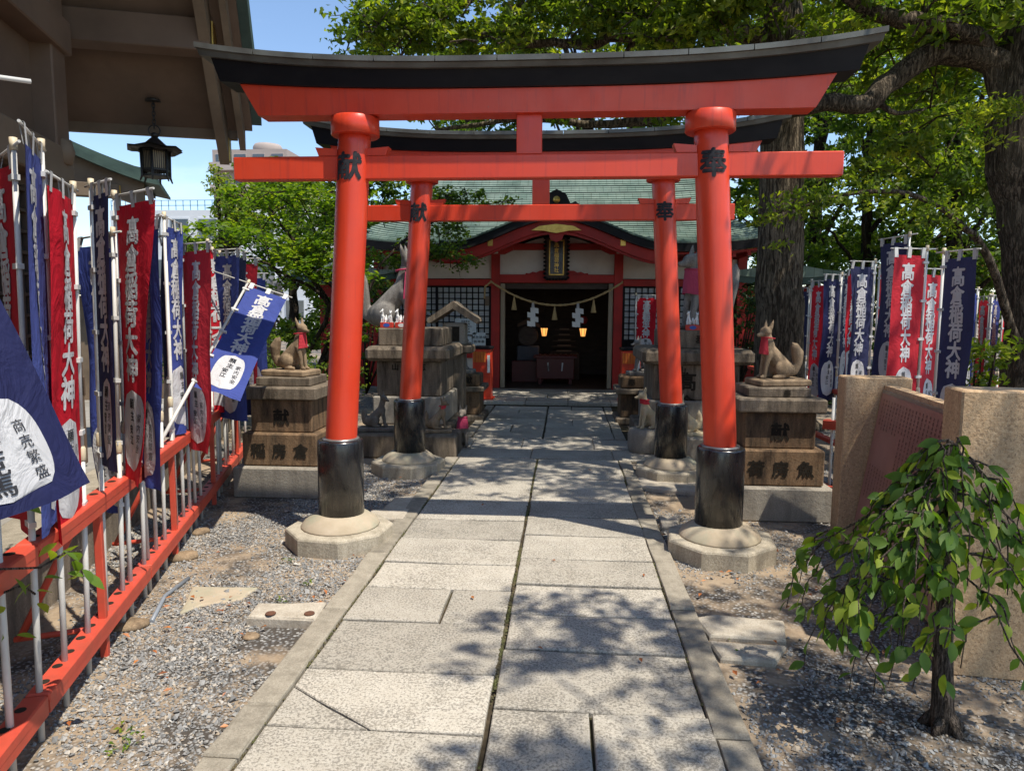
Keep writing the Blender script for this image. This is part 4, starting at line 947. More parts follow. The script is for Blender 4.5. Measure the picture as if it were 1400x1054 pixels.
tx = MB(); rg = random.Random(4); src = '髙倉稲荷大神奉献主安江家内全商売繁盛山志納'
for cI in range(26):
    u = .84-cI*.054
    for b0_, n_ in ((1.00, 7+rg.randrange(0, 2)), (.80, 8 if 7 < cI < 22 else 0), (.55, 9 if cI < 12 else 0)):
        for r_ in range(n_):
            v = b0_-r_*.026; vs, fs = glyph(rg.choice(src), .01, 9); s_ = .022
            tx.add([on_panel(v+bb*s_, u-aa*s_, .0195) for aa, bb in vs], fs)
tx.build('plaque_lettering', MT['plaque_ink'], pb, recalc=False)

# ================================================================== weeping sapling
def leaf_mesh(w=.5, curl=.15, fold=.12):
    pr = [(0, 0), (.12, .22), (.32, .44), (.55, .48), (.78, .28), (.92, .10), (1, 0)]
    V = []; F_ = []
    for t, k in pr:
        z = -curl*t*t; V += [(-k*w, t, z+fold*k), (0, t, z), (k*w, t, z+fold*k)]
    for i in range(len(pr)-1):
        a = i*3; F_ += [(a, a+1, a+4, a+3), (a+1, a+2, a+5, a+4)]
    return V, F_
sap = empty('weeping_sapling', (1.51, 2.75, GZ), 0, 'young weeping tree with drooping leafy branches in front of the monument', 'tree')
rg = random.Random(21)
trunk_pts = [(0, 0, -.02), (-.005, .0, .10), (-.015, .01, .35), (-.01, .02, .62), (-.02, .02, .85), (-.03, .02, 1.06), (-.04, .02, 1.15)]
tm = MB(); tm.tube(trunk_pts, [.052, .040, .034, .030, .026, .02, .012], 12)
for a in range(5): tm.tube([(0, 0, .08), (.05*math.cos(a*1.3), .05*math.sin(a*1.3), .025), (.085*math.cos(a*1.3), .085*math.sin(a*1.3), -.01)], [.03, .022, .01], 8)
tm.build('trunk', MT['bark_sap'], sap)
br = MB(); LV = []
def droop(start, ang, reach, fall, n=9, rise=.06):
    d = Vector((math.cos(ang), math.sin(ang), 0)); pts = []
    for i in range(n):
        t = i/(n-1); pts.append(Vector(start)+d*reach*(1-(1-t)**1.7)+Vector((0, 0, rise*math.sin(min(t*2.2, 1)*math.pi)-fall*t**1.9))+Vector((rg.gauss(0, .008), rg.gauss(0, .008), 0)))
    br.tube(pts, [.0036*(1-.8*i/(n-1))+.0010 for i in range(n)], 6)
    for i in range(1, n):
        for q in range(rg.choice((2, 3, 4, 5))):
            t = rg.random(); p = pts[i-1].lerp(pts[i], t); LV.append((p, d, i/n))
    return pts
for k in range(40):     # the crown: short arching shoots at the top, longer drooping ones lower down, most of them to the left
    z0 = 1.15-.52*rg.random()**1.1; low = (1.15-z0)/.52; ang = rg.choice((math.pi, math.pi, math.pi, math.pi, 0, 0))+rg.gauss(0, .8)
    left = math.cos(ang) < 0; reach = (.12+.64*low**.85)*rg.uniform(.6, 1.15)*(1.0 if left else .66)
    pts = droop((-.02, .015, z0), ang, reach, rg.uniform(.22, .42)+.30*low*rg.random() if left else rg.uniform(.18, .42), rise=rg.uniform(.0, .05))
    for _ in range(2):
        i = rg.randrange(2, 7); droop(pts[i], ang+rg.gauss(0, 1.0), rg.uniform(.06, .18), rg.uniform(.08, .26), 6, .01)
br.build('branches', MT['bark_sap'], sap)
lvar = []
for w_, c_, f_ in ((.48, .12, .14), (.42, .25, .10), (.52, .05, .2), (.45, .32, .06)):
    V_, F_ = leaf_mesh(w_*1.12, c_, f_); m = bpy.data.meshes.new('leaf'); m.from_pydata(V_, [], F_); m.polygons.foreach_set('use_smooth', [True]*len(F_))
    for tv in (.1, .45, .6, .95):
        q = m.copy(); a = q.attributes.new('tint', 'FLOAT', 'POINT'); a.data.foreach_set('value', [tv]*len(V_)); q.materials.append(MT['leaf_sap']); lvar.append((q, V_, F_, tv))
rg.shuffle(LV)
LV = [l for l in LV if l[0].z > (.15 if l[0].x < -.12 else .36)][:950]
LV.sort(key=lambda l: l[0].y)     # nearest leaves first become parts of their own
sv, sf, stn = [], [], []
for i, (p, d, t) in enumerate(LV):
    yaw = math.atan2(d.y, d.x)-math.pi/2+rg.gauss(0, .9); pitch = -rg.uniform(.45, 1.25); roll = rg.gauss(0, .5); s = rg.uniform(.050, .082)
    q, V_, F_, tv = rg.choice(lvar)
    if i < 300: put('leaf', q, None, sap, p, (pitch, roll, yaw), (s, s, s))
    else:
        Mx = Matrix.Translation(p) @ (Matrix.Rotation(yaw, 4, 'Z') @ Matrix.Rotation(roll, 4, 'Y') @ Matrix.Rotation(pitch, 4, 'X')) @ Matrix.Diagonal((s, s, s, 1)); n0 = len(sv)
        sv += [Mx @ Vector(v) for v in V_]; sf += [tuple(k+n0 for k in f) for f in F_]; stn += [tv]*len(V_)
m = bpy.data.meshes.new('foliage'); m.from_pydata(sv, [], sf); a = m.attributes.new('tint', 'FLOAT', 'POINT'); a.data.foreach_set('value', stn); m.polygons.foreach_set('use_smooth', [True]*len(sf))
tag(put('foliage', m, MT['leaf_sap'], sap), kind='stuff')
# sprig at the left edge
spr = empty('leafy_sprig', (*fence_pt(-.45)[:2], GZ), 0, 'bare thin sprig with bright green leaves growing through the rack', 'plant')
def sprig(pts, leaves, size):
    O = spr.location; pts = [p-O for p in pts]; MB().tube(pts, [.004]*len(pts), 5).build('stem', MT['bark_sap'], spr)
    for x, y, dp in leaves:
        p = at_y(x, y, dp)-O; q = rg.choice([v for v in lvar if v[3] > .4]); put('leaf', q[0], None, spr, p, (-rg.uniform(.2, .9), rg.gauss(0, .6), rg.uniform(-2.2, 2.2)), (size*rg.uniform(.8, 1.2),)*3)
s0 = Vector((spr.location.x, spr.location.y, 0))
sprig([s0, at_y(-60, 770, 2.0), at_y(0, 778, 2.1), at_y(55, 776, 2.2), at_y(90, 755, 2.25), at_y(112, 752, 2.3)], [(70, 752, 2.25), (85, 752, 2.25), (98, 755, 2.28), (104, 766, 2.28), (92, 784, 2.25), (100, 788, 2.25), (112, 778, 2.3), (115, 786, 2.3), (108, 745, 2.3), (78, 742, 2.25)], .075)
sprig([s0, at_y(-40, 830, 2.0), at_y(0, 812, 2.1), at_y(30, 800, 2.15), at_y(48, 812, 2.2)], [(20, 790, 2.1), (44, 796, 2.15), (50, 808, 2.15), (52, 824, 2.2), (8, 830, 2.1), (5, 872, 2.05), (22, 868, 2.1), (60, 790, 2.2)], .07)
sprig([s0, at_y(-50, 700, 2.0), at_y(0, 690, 2.1), at_y(25, 686, 2.15)], [(2, 690, 2.1), (14, 688, 2.1), (22, 692, 2.1), (30, 686, 2.1)], .075)

# ================================================================== the shrine hall
SH = empty('shrine_hall', (-.18, 14.0, 0), 0, 'red and white shrine hall with curved gable and green copper roof', 'shrine')
FLZ = .07
bx('floor', MT['dark_wood'], SH, (0, 1.7, .0), (7.3, 3.6, .10))
bx('front_step', MT['ped_pale'], SH, (0, -.18, .0), (7.5, .2, .11), .01)
# posts on the facade (x relative to centre)
for x in (-3.55, -1.20, 1.20, 3.55): bx('post', MT['red_dull'], SH, (x, 0, 1.40), (.17, .17, 2.7), .006)
for s in (-1, 1):
    bx('post', MT['red_dull'], SH, (s*3.55, 3.3, 1.55), (.17, .17, 3.0), .006)
    bx('door_jamb', mat_simple('pale_door_wood', (.34, .28, .20), (.27, .22, .15), 4, .7, .3, .2, 30, stretch=(1, 1, .3)) if s < 0 else bpy.data.materials['pale_door_wood'], SH, (s*1.06, .02, 1.09), (.085, .13, 2.06), .004)
    # white wall bays with beams
    bx('wall_panel', MT['white_wall'], SH, (s*2.375, .03, 2.53), (2.17, .06, .62))
    bx('beam', MT['red_dull'], SH, (s*2.375, 0, 2.14), (2.17, .12, .13), .006); bx('beam', MT['red_dull'], SH, (s*2.375, 0, .70), (2.17, .12, .11), .006)
    bx('wall_panel', MT['white_wall'], SH, (s*2.375, .03, .36), (2.17, .06, .57)); bx('beam', MT['red_dull'], SH, (s*2.375, 0, .085), (2.17, .12, .10), .006)
    # lattice windows
    wx0, wx1, wz0, wz1 = (1.29, 3.46, .76, 2.07); wo_ = bx('window', MT['black_wood'], SH, (s*2.375, .06, 1.415), (2.17, .03, 1.31))
    bx('window_paper', MT['shoji'], wo_, (s*2.375, .038, 1.54), (2.12, .006, 1.0))
    lat = MB()
    for k in range(19): lat.box((s*(wx0+.02+k*(2.13/18)), .018, 1.415), (.022, .03, 1.30))
    for k in range(12): lat.box((s*2.375, .014, wz0+.012+k*(1.285/11)), (2.165, .026, .022))
    for k in (0, 1, 2): lat.box((s*(wx0+.02+k*1.07), .0, 1.415), (.05, .045, 1.30))
    lat.build('lattice', MT['black_wood'], wo_)
    bx('side_wall', MT['white_wall'], SH, (s*3.58, 1.7, 1.5), (.08, 3.1, 2.8))
bx('back_wall', MT['dark_wood'], SH, (0, 3.35, 1.5), (7.1, .08, 3.0))
bx('ceiling', MT['dark_wood'], SH, (0, 1.7, 2.88), (7.0, 3.3, .06))
for s in (-1, 1): bx('inner_wall', MT['dark_wood'], SH, (s*1.9, 1.75, 1.45), (.06, 3.1, 2.8))
# lintel over the doorway, upper bands
bx('lintel', MT['red_dull'], SH, (0, 0, 2.215), (2.23, .15, .16), .006); bx('lintel_shade_strip', MT['dark_wood'], SH, (0, .06, 2.08), (2.0, .04, .12))  # second piece: dark strip added for the shade under the lintel
bx('wall_panel', MT['white_wall'], SH, (0, .03, 2.53), (2.23, .06, .46)); bx('beam', MT['red_dull'], SH, (0, 0, 2.83), (2.23, .13, .12), .006)
for s in (-1, 1):
    MB().prism([(s*.15, 2.296), (s*.62, 2.296), (s*.60, 2.325), (s*.54, 2.315), (s*.47, 2.35), (s*.40, 2.335), (s*.33, 2.37), (s*.15, 2.37)], 'y', -.06, .0).build('carved_crest', MT['red_dull'], SH)
    # brackets with gilt caps at the gable posts
    MB().prism([(s*.85, 2.76), (s*1.02, 2.68), (s*1.40, 2.68), (s*1.62, 2.76), (s*1.60, 2.84), (s*.86, 2.84)], 'y', -.16, -.07).build('bracket', MT['red_dull'], SH)
    MB().lathe((s*1.17, 0, 0), [(.001, -.01), (.055, -.01), (.055, .01), (.001, .01)], 16).build('gilt_boss', MT['gold'], SH).data.transform(Matrix.Translation((s*1.17, -1.372, 2.93)) @ Matrix.Rotation(math.pi/2, 4, 'X') @ Matrix.Translation((-s*1.17, 0, 0)))
    bx('gilt_plate', MT['gold'], SH, (s*1.17, -1.368, 2.80), (.09, .012, .14), .003); bx('white_stub', MT['white_wall'], SH, (s*1.20, -.12, 2.74), (.11, .12, .1), .01)
# curved gable (karahafu)
def kz(x):
    a = min(abs(x)/1.95, 1.0); q = a*a*(3-2*a); return 3.20-.55*q+.03*max(a-.85, 0)/.15
GX = [-2.05+4.1*i/40 for i in range(41)]
MB().band(GX, [kz(x)-.19-.03*abs(x)/2 for x in GX], [kz(x)-.02 for x in GX], -1.36, -1.24).build('gable_board', MT['red_dull'], SH)
MB().band(GX, [kz(x)-.25 for x in GX if True], [kz(x)-.192-.03*abs(x)/2+.002 for x in GX], -1.30, -1.20).build('gable_board_inner', MT['red_dull'], SH)
MB().band(GX, [kz(x)-.018 for x in GX], [kz(x)+.115 for x in GX], -1.47, 1.2).build('gable_roof_edge', MT['black_wood'], SH)
MB().band([g*1.012 for g in GX], [kz(x)+.117 for x in GX], [kz(x)+.15 for x in GX], -1.50, 1.4).build('gable_copper', MT['patina_dark'], SH)
gi = [g for g in GX if abs(g) < 1.9]
MB().band(gi, [2.70]*len(gi), [max(kz(x)-.16, 2.71) for x in gi], .01, .06).build('gable_field', MT['white_wall'], SH)
MB().band(GX, [kz(x)-.03 for x in GX], [kz(x)-.02 for x in GX], -1.24, .3).build('gable_soffit', MT['red_dull'], SH)
MB().prism([(-.44, 2.995), (-.30, 3.07), (-.12, 3.09), (0, 3.105), (.12, 3.09), (.30, 3.07), (.44, 2.995), (.22, 2.99), (.10, 2.965), (0, 2.95), (-.10, 2.965), (-.22, 2.99)], 'y', -1.41, -1.365).build('gilt_crest', MT['gold'], SH)
MB().prism([(-.20, 2.99), (.20, 2.99), (.24, 2.92), (.13, 2.93), (.10, 2.84), (0, 2.80), (-.10, 2.84), (-.13, 2.93), (-.24, 2.92)], 'y', -1.345, -1.305).build('gable_pendant', MT['red_dull'], SH)
# main roof in stepped copper courses
N_ = 38
def rprof(t): return (-1.25+3.3*t, 2.80+1.95*t**1.22)
def rhw(t): return 3.85-.85*min(t/.42, 1.0)**.9
rf = MB(); rfs = []
for r in range(N_):
    t0, t1 = r/N_, (r+1)/N_; (ya, za), (yb, zb) = rprof(t0), rprof(t1); ha, hb = rhw(t0), rhw(t1)
    inner = 0.0                                  # the lower courses stop at the curved gable
    if za < 3.30: inner = next((x/100 for x in range(200, 0, -1) if kz(x/100)+.12 > za-.04), 0.0)
    for s in ((-1, 1) if inner > .05 else (0,)):
        A, B, C = [], [], []; n_ = 15 if s else 29
        for j in range(n_):
            u = j/(n_-1) if s else -1+2*j/(n_-1)
            xa = s*(inner+(ha-inner)*u) if s else u*ha; xb = s*(inner+(hb-inner)*u) if s else u*hb; lift = .16*abs(xa/ha)**7
            A.append((xa, ya, za-.012+lift*(1-t0))); B.append((xa, ya-.004, za+.014+lift*(1-t0))); C.append((xb, yb+.01, zb-.006+lift*(1-t1)))
        MB().grid([A, B, C], False).build('roof_course', MT['patina'], SH, recalc=False)
for s in (-1, 1):
    G = []
    for r in range(N_+1):
        t = r/N_; y_, z_ = rprof(t); G.append([(s*rhw(t)*.998, y_, z_+.012+.16*(1-t)), (s*rhw(t)*.998, 2.05, z_+.0), (s*rhw(t)*.998, 2*2.05-y_, z_+.012+.16*(1-t))])
    MB().grid(G, False).build('hip_side', MT['patina_dark'], SH)
back = MB(); back.grid([[(-rhw(t), 2*2.05-rprof(t)[0], rprof(t)[1]), (rhw(t), 2*2.05-rprof(t)[0], rprof(t)[1])] for t in [i/8 for i in range(9)]]); back.build('roof_back', MT['patina_dark'], SH)
XS_ = [-1+2*j/28 for j in range(29)]
for s in (-1, 1):
    E_ = [s*(1.75+2.1*j/16) for j in range(17)]; Ef = [x for x in E_ if abs(x) < 3.72]
    MB().band(E_, [2.64+.16*abs(x/3.85)**7 for x in E_], [2.785+.16*abs(x/3.85)**7 for x in E_], -1.25, -1.13).build('eave_edge', MT['black_wood'], SH)
    MB().band(Ef, [2.60+.13*abs(x/3.85)**7 for x in Ef], [2.635+.15*abs(x/3.85)**7 for x in Ef], -1.15, .05).build('eave_soffit', MT['red_dull'], SH)
rm = MB().box((0, 0, 0), (.06, 1.1, .07)).mesh('rafter')
for k in range(27):
    x = -3.4+k*6.8/26
    if abs(x) > 1.9: put('rafter', rm, MT['red_dull'], SH, (x, -.58, 2.555+.12*abs(x/3.7)**7))
rd = MB(); rd.box((0, 2.05, 4.86), (6.2, .30, .26), 0, .03); rd.build('ridge', MT['patina_dark'], SH)
for s in (-1, 1):
    MB().prism([(s*2.9, 4.7), (s*3.3, 4.7), (s*3.42, 5.12), (s*3.2, 5.05), (s*2.9, 5.0)], 'y', 1.88, 2.22).build('ridge_end', MT['patina_dark'], SH)
# crest ornament on the gable roof
MB().prism([(-.30, 3.35), (.30, 3.35), (.42, 3.41), (.33, 3.48), (.24, 3.45), (.16, 3.61), (0, 3.69), (-.16, 3.61), (-.24, 3.45), (-.33, 3.48), (-.42, 3.41)], 'y', -1.48, -1.28).build('roof_ornament', MT['black_wood'], SH)
MB().lathe((0, 0, 0), [(.001, -.01), (.06, -.01), (.06, .01), (.001, .01)], 16).build('gilt_boss', MT['gold'], SH).data.transform(Matrix.Translation((.0, -1.49, 3.51)) @ Matrix.Rotation(math.pi/2, 4, 'X'))
MB().band([-.35, .35], [3.34, 3.34], [3.375, 3.375], -1.5, .6).build('gable_ridge', MT['patina_dark'], SH)
# lower side roof seen past the right pillars
for s in (-1, 1):
    W_ = empty('side_annex', (-.18+s*4.3, 14.6, 0), 0, 'low roofed annex wing of the shrine hall, %s' % ('by the straight camphor' if s > 0 else 'behind the maple'), 'annex')
    bx('wall', MT['red_dull'], W_, (0, .6, 1.05), (1.3, 1.4, 2.1)); q = [-1.15+2.3*i/12 for i in range(13)]
    MB().band(q, [2.12+.10*abs(x/1.15)**3 for x in q], [2.24+.10*abs(x/1.15)**3 for x in q], -.75, 1.6).build('eave_edge', MT['patina_dark'], W_)
    MB().band(q, [2.242+.10*abs(x/1.15)**3 for x in q], [2.27+.10*abs(x/1.15)**3+.28*(1-abs(x/1.15)) for x in q], -.78, 1.6).build('roof', MT['patina'], W_)

# name plaque over the doorway
NP = empty('name_plaque', (-.185, 13.80, 2.17), 0, 'black name plaque with gilt frame and carved border over shrine doorway', 'plaque')
bx('backboard', MT['dark_wood'], NP, (0, 0, .43), (.44, .05, .82), .01)
bd = MB()
for k in range(11):
    for s in (-1, 1): bd.lathe((s*.22, -.03, .06+k*.075), [(.001, -.03), (.032, -.015), (.036, .01), (.001, .03)], 8)
for k in range(7):
    for z in (.03, .84): bd.lathe((-.18+k*.06, -.03, z), [(.001, -.03), (.032, -.015), (.036, .01), (.001, .03)], 8)
bd.build('carved_border', MT['black_wood'], NP)
for (x, z, sx, sz) in ((-.135, .44, .025, .66), (.135, .44, .025, .66), (0, .765, .295, .025), (0, .115, .295, .025)): bx('gilt_frame', MT['gold'], NP, (x, -.035, z), (sx, .02, sz), .003)
bx('panel', MT['black'], NP, (0, -.028, .44), (.245, .008, .63))
flat_text('lettering', [(c, 0, -i*.096, .095) for i, c in enumerate('髙倉稲荷神社')], MT['gold'], NP, (0, -.0325, .68), (1, 0, 0), (0, 0, 1), .003, .02)
# sacred rope with tassels and paper streamers
SR = empty('sacred_rope', (-.18, 13.78, 2.1), 0, 'sagging straw rope with tassels and white paper streamers across doorway', 'rope')
def rz_(x): return -.40+.45*(x/1.27)**2
pts = [(x, 0, rz_(x)) for x in [-1.27+2.54*i/30 for i in range(31)]]
pts = [(-1.40, 0, -.28), (-1.39, 0, -.05)]+pts
rp = MB()
for k in range(2): rp.tube([(p[0], p[1]+.011*math.cos(i*2.2+k*math.pi), p[2]+.011*math.sin(i*2.2+k*math.pi)) for i, p in enumerate(pts)], .017, 7)
rp.build('rope', MT['rope'], SR)
for x in (-.82, -.03, .72): MB().lathe((x, 0, rz_(x)), [(.006, -.01), (.014, -.05), (.020, -.06), (.016, -.07), (.034, -.16), (.055, -.28), (.050, -.285)], 12).build('tassel', MT['rope'], SR)
for x in (-.45, .42):
    z0 = rz_(x); m = MB(); px_ = x
    for k in range(5):
        a = .03*(1 if k % 2 else -1); y_ = -.02-.008*k
        for q in (-.5, .5):
            m.add([(x+q*.07+a-.045, y_, z0-.02-k*.085), (x+q*.07+a+.04, y_-.004, z0-.035-k*.085), (x+q*.07+a+.045, y_-.006, z0-.135-k*.085), (x+q*.07+a-.04, y_-.002, z0-.12-k*.085)] if k else
                  [(x-.02, y_, z0-.01), (x+.02, y_, z0-.01), (x+.03, y_-.004, z0-.12), (x-.03, y_-.004, z0-.12)], [(0, 1, 2, 3)])
    m.build('paper_streamer', MT['paper'], SR, recalc=False)
# inside the hall
OB = empty('offering_chest', (-.20, 15.05, .05), 0, 'dark red wooden offering chest standing inside the doorway', 'chest')
MT['chest'] = mat_simple('chest_red_lacquer', (.11, .014, .014), (.08, .011, .011), 4, .4, .4, .1, 20)
bx('box', MT['chest'], OB, (0, 0, .33), (.80, .42, .44), .01); bx('lid', MT['chest'], OB, (0, 0, .575), (.92, .5, .05), .008)
for x in (-.32, .32):
    for y in (-.17, .17): bx('leg', MT['chest'], OB, (x, y, .055), (.07, .07, .11), .006)
for x in (-.14, .14): MB().prism([(x-.012, .28), (x+.012, .28), (x+.03*(1 if x > 0 else -1), .45), (x, .46)], 'y', -.216, -.211).build('crest_mark', MT['paper'], OB)
for k in range(7): bx('slat', MT['chest'], OB, (-.33+k*.11, 0, .607), (.045, .46, .014))
AL = empty('altar_rack', (-.02, 15.9, .05), 0, 'tiered altar rack with pale offerings behind the chest', 'altar')
for k in range(5): bx('tier', MT['dark_wood'], AL, (0, .05*k, .62+k*.12), (.62-.05*k, .18, .025), .003); bx('offering', MT['brown_light'], AL, (0, .05*k-.06, .65+k*.12), (.34-.03*k, .03, .03), .006)
bx('stand', MT['dark_wood'], AL, (0, .1, .30), (.7, .4, .6), .01)
DR = empty('drum_stand', (-.80, 15.4, .05), 0, 'round drum on a grey box stand inside the hall', 'drum')
bx('stand', mat_simple('grey_cloth', (.10, .10, .115), (.08, .08, .09), 8, .9), DR, (0, 0, .62), (.48, .35, .32), .02); bx('base', MT['chest'], DR, (0, 0, .23), (.7, .4, .46), .01)
MB().tube([(0, -.18, 1.0), (0, .18, 1.0)], .21, 24).build('drum', MT['dark_wood'], DR); MB().band([-.24, 0, .24], [1.18, 1.27, 1.18], [1.25, 1.38, 1.25], -.1, .1).build('drum_hood', mat_simple('drum_brown', (.12, .06, .03), (.09, .05, .03), 5, .7), DR)
MT['glow'] = mat_emit('lamp_paper_glow', (1.0, .42, .10), 1.1)
for x, lb in ((-.45, 'glowing paper lamp hanging beside the round drum'), (.38, 'glowing paper lamp hanging below the round red lantern')):
    LP = empty('paper_lamp', (x, 15.2, 1.05), 0, lb, 'lamp', 'glowing lamps inside the hall'); MB().lathe((0, 0, 0), [(.045, 0), (.075, .17)], 6, False).build('shade', MT['glow'], LP)
    lf = MB()
    for k in range(6):
        a = k*math.pi/3; lf.tube([(.047*math.cos(a), .047*math.sin(a), 0), (.078*math.cos(a), .078*math.sin(a), .172)], .005, 5)
    lf.lathe((0, 0, .17), [(.085, 0), (.05, .04), (.012, .06)], 6, False); lf.build('frame', MT['iron'], LP); MB().tube([(0, 0, .22), (0, 0, 1.74)], .004, 5).build('cord', MT['iron'], LP)
    pl = bpy.data.lights.new('lamp_light', 'POINT'); pl.energy = .25; pl.color = (1, .6, .25); pl.shadow_soft_size = .06; po = bpy.data.objects.new('lamp_light', pl); COL.objects.link(po); po.parent = LP; po.location = (0, 0, -.06)
rb = MB().lathe((0, 0, 0), [(.001, -.09), (.06, -.07), (.085, 0), (.06, .07), (.001, .09)], 14).build('red_lantern', mat_simple('red_paper', (.35, .02, .015), None, 1, .6), None, (.40, 15.35, 1.40)); tag(rb, 'small round red paper lantern above a glowing lamp', 'lantern')
tag(MB().tube([(.40, 15.35, 1.48), (.40, 15.35, 2.84)], .004, 5).build('lantern_cord', MT['iron']), 'thin cord holding the round red lantern', 'cord')
# notices on the left lattice
NW = mat_simple('notice_board_white', (.52, .58, .60), (.48, .54, .56), 6, .5)
def notice(px0, py0, px1, py1, label, rows, mat=NW):
    a, b = at_y(px0, py1, 13.965), at_y(px1, py0, 13.965); o = empty('notice', ((a.x+b.x)/2, 13.965, a.z), 0, label, 'notice'); w, h = b.x-a.x, b.z-a.z
    bx('board', mat, o, (0, 0, h/2), (w, .012, h)); it = []
    for r in range(rows):
        n = random.randrange(4, 7); s = h/(rows+1)*.75
        it += [(random.choice('奉納御神社商売繁盛'), (k-(n-1)/2)*s*1.15, h*(rows-r)/(rows+1), s) for k in range(n) if abs((k-(n-1)/2)*s*1.15) < w*.45]
    if it: flat_text('print', it, MT['ink'], o, (0, -.0065, 0), (1, 0, 0), (0, 0, 1), .002, .01)
notice(622, 436, 651, 457, 'white notice board with five lines hung on the lattice window', 5); notice(612, 460, 629, 473, 'blank cream paper below the notice board', 0, mat_simple('cream_paper', (.50, .50, .40), (.46, .46, .36), 6, .7))
notice(633, 460, 645, 474, 'small white paper slip below the notice board', 0); notice(646, 455, 664, 473, 'white paper with two lines beside the red door post', 2); notice(663, 345+60, 669, 418, 'tiny brown wooden tag by the door post', 0, MT['brown_light'])
# red stands at both sides of the doorway
for cx, lb in ((-1.42, 'terrace side'), (1.12, 'monument side')):
    F_ = empty('fortune_stand', (cx, 12.15, .06), 0, 'red stand with orange slips at the %s of the doorway' % lb, 'stand')
    bx('cabinet', MT['red'], F_, (0, 0, .44), (.32, .30, .86), .008); bx('top_board', MT['black_wood'], F_, (0, 0, .895), (.36, .34, .045), .006); bx('foot', MT['red'], F_, (0, 0, .012), (.4, .36, .03), .004)
    MT.setdefault('orange', mat_simple('orange_slips', (.62, .16, .02), (.5, .12, .02), 14, .7))
    for k in range(5): bx('slip', MT['orange'], F_, (-.13+k*.045, -.16, .74), (.036, .016, .18), .002)
    bx('paper_slip', MT['paper'], F_, (.12, -.172, .62), (.045, .008, .30)); 
tp = at_y(892, 402, 12.6); banner((tp.x-.28, tp.y, GZ), (tp.x-.28, tp.y, tp.z), (1, 0, 0), 'red', 'small red banner standing before the lattice window without notices', None, w=.34, h=1.05, seed=90, wave=.015)

# ================================================================== brown hall on the left with overhanging roof
E0 = Vector((-2.96, 6.20, 0)); HRZ = math.atan2(.29, .957)
HL = empty('wooden_hall', (E0.x, E0.y, 0), HRZ, 'brown painted wooden hall whose gabled eaves overhang the terrace', 'hall')
def sof(s): return 3.16+1.0*s+.12*s*s         # underside height, s metres in from the far eave
SS = [0, .3, .6, .9, 1.2, 1.6, 2.0, 2.4]
def slope_band(x0, x1, lo, hi, name, mat, ss=SS, near=True):
    def zz(y): return sof(-y) if -y <= 2.4 else sof(max(4.8+y, 0))
    ys = [-s for s in ss]+([-(4.8-s) for s in reversed(ss[:-1]) if s > 1.0] if near else [])
    vs = []
    for y in ys: z = zz(y); vs += [(x0, y, z+lo), (x1, y, z+lo), (x1, y, z+hi), (x0, y, z+hi)]
    m = len(ys); fs = [(i*4+k, i*4+4+k, i*4+4+(k+1) % 4, i*4+(k+1) % 4) for i in range(m-1) for k in range(4)]+[(0, 1, 2, 3), (m*4-1, m*4-2, m*4-3, m*4-4)]
    return MB().add(vs, fs).build(name, mat, HL)
slope_band(-6, .18, 0, .05, 'eave_soffit', MT['brown_paint']); slope_band(-6, .26, .052, .24, 'roof', MT['patina_dark'])
slope_band(-.10, -.02, -.30, -.002, 'barge_board', MT['brown_light']); slope_band(.07, .12, -.17, -.002, 'outer_barge_board', MT['brown_light'])
MB().box((-.06, .03, 2.99), (.095, .10, .20), 0, .004).build('gilt_fitting', MT['gold'], HL)
bx('eave_board', MT['brown_light'], HL, (-3, .03, 3.14), (6.1, .055, .12), .004)
for s, sz in ((.62, (.20, .24)), (2.0, (.22, .26))):
    bx('purlin', MT['brown_paint'], HL, (-3.0, -s, sof(s)-sz[1]/2-.005), (5.95, sz[0], sz[1]), .008); bx('gilt_cap', MT['gold'], HL, (-.005, -s, sof(s)-sz[1]/2-.005), (.012, sz[0]*.8, sz[1]*.9))
WX = -1.12
bx('wall', MT['brown_paint'], HL, (WX-.06, -4.5, 2.4), (.08, 7.2, 4.0)); bx('end_wall', MT['brown_paint'], HL, (WX-2.3, -.95, 2.2), (4.4, .08, 3.6))
for y in (-.95, -3.0, -5.2): bx('post', MT['brown_paint'], HL, (WX, y, 2.15), (.24, .24, 3.5), .01)
for z, h, d in ((2.62, .26, .16), (3.55, .24, .22), (1.0, .16, .14)): bx('wall_beam', MT['brown_light'] if z == 2.62 else MT['brown_paint'], HL, (WX, -4.3, z), (d+.10, 7.0, h), .01)
wn_ = bx('window', MT['iron'], HL, (WX+.0, -1.95, 1.75), (.05, 1.5, 1.3))
lt = MB()
for k in range(13): lt.box((WX+.04, -2.68+k*.122, 1.75), (.03, .03, 1.3))
for k in range(10): lt.box((WX+.045, -1.95, 1.14+k*.136), (.03, 1.5, .02))
lt.build('lattice', MT['dark_wood'], wn_)
MB().lathe((WX+.12, -.95, 2.72), [(.001, -.09), (.05, -.085), (.07, 0), (.05, .085), (.001, .09)], 16).build('carved_boss', MT['brown_light'], HL)
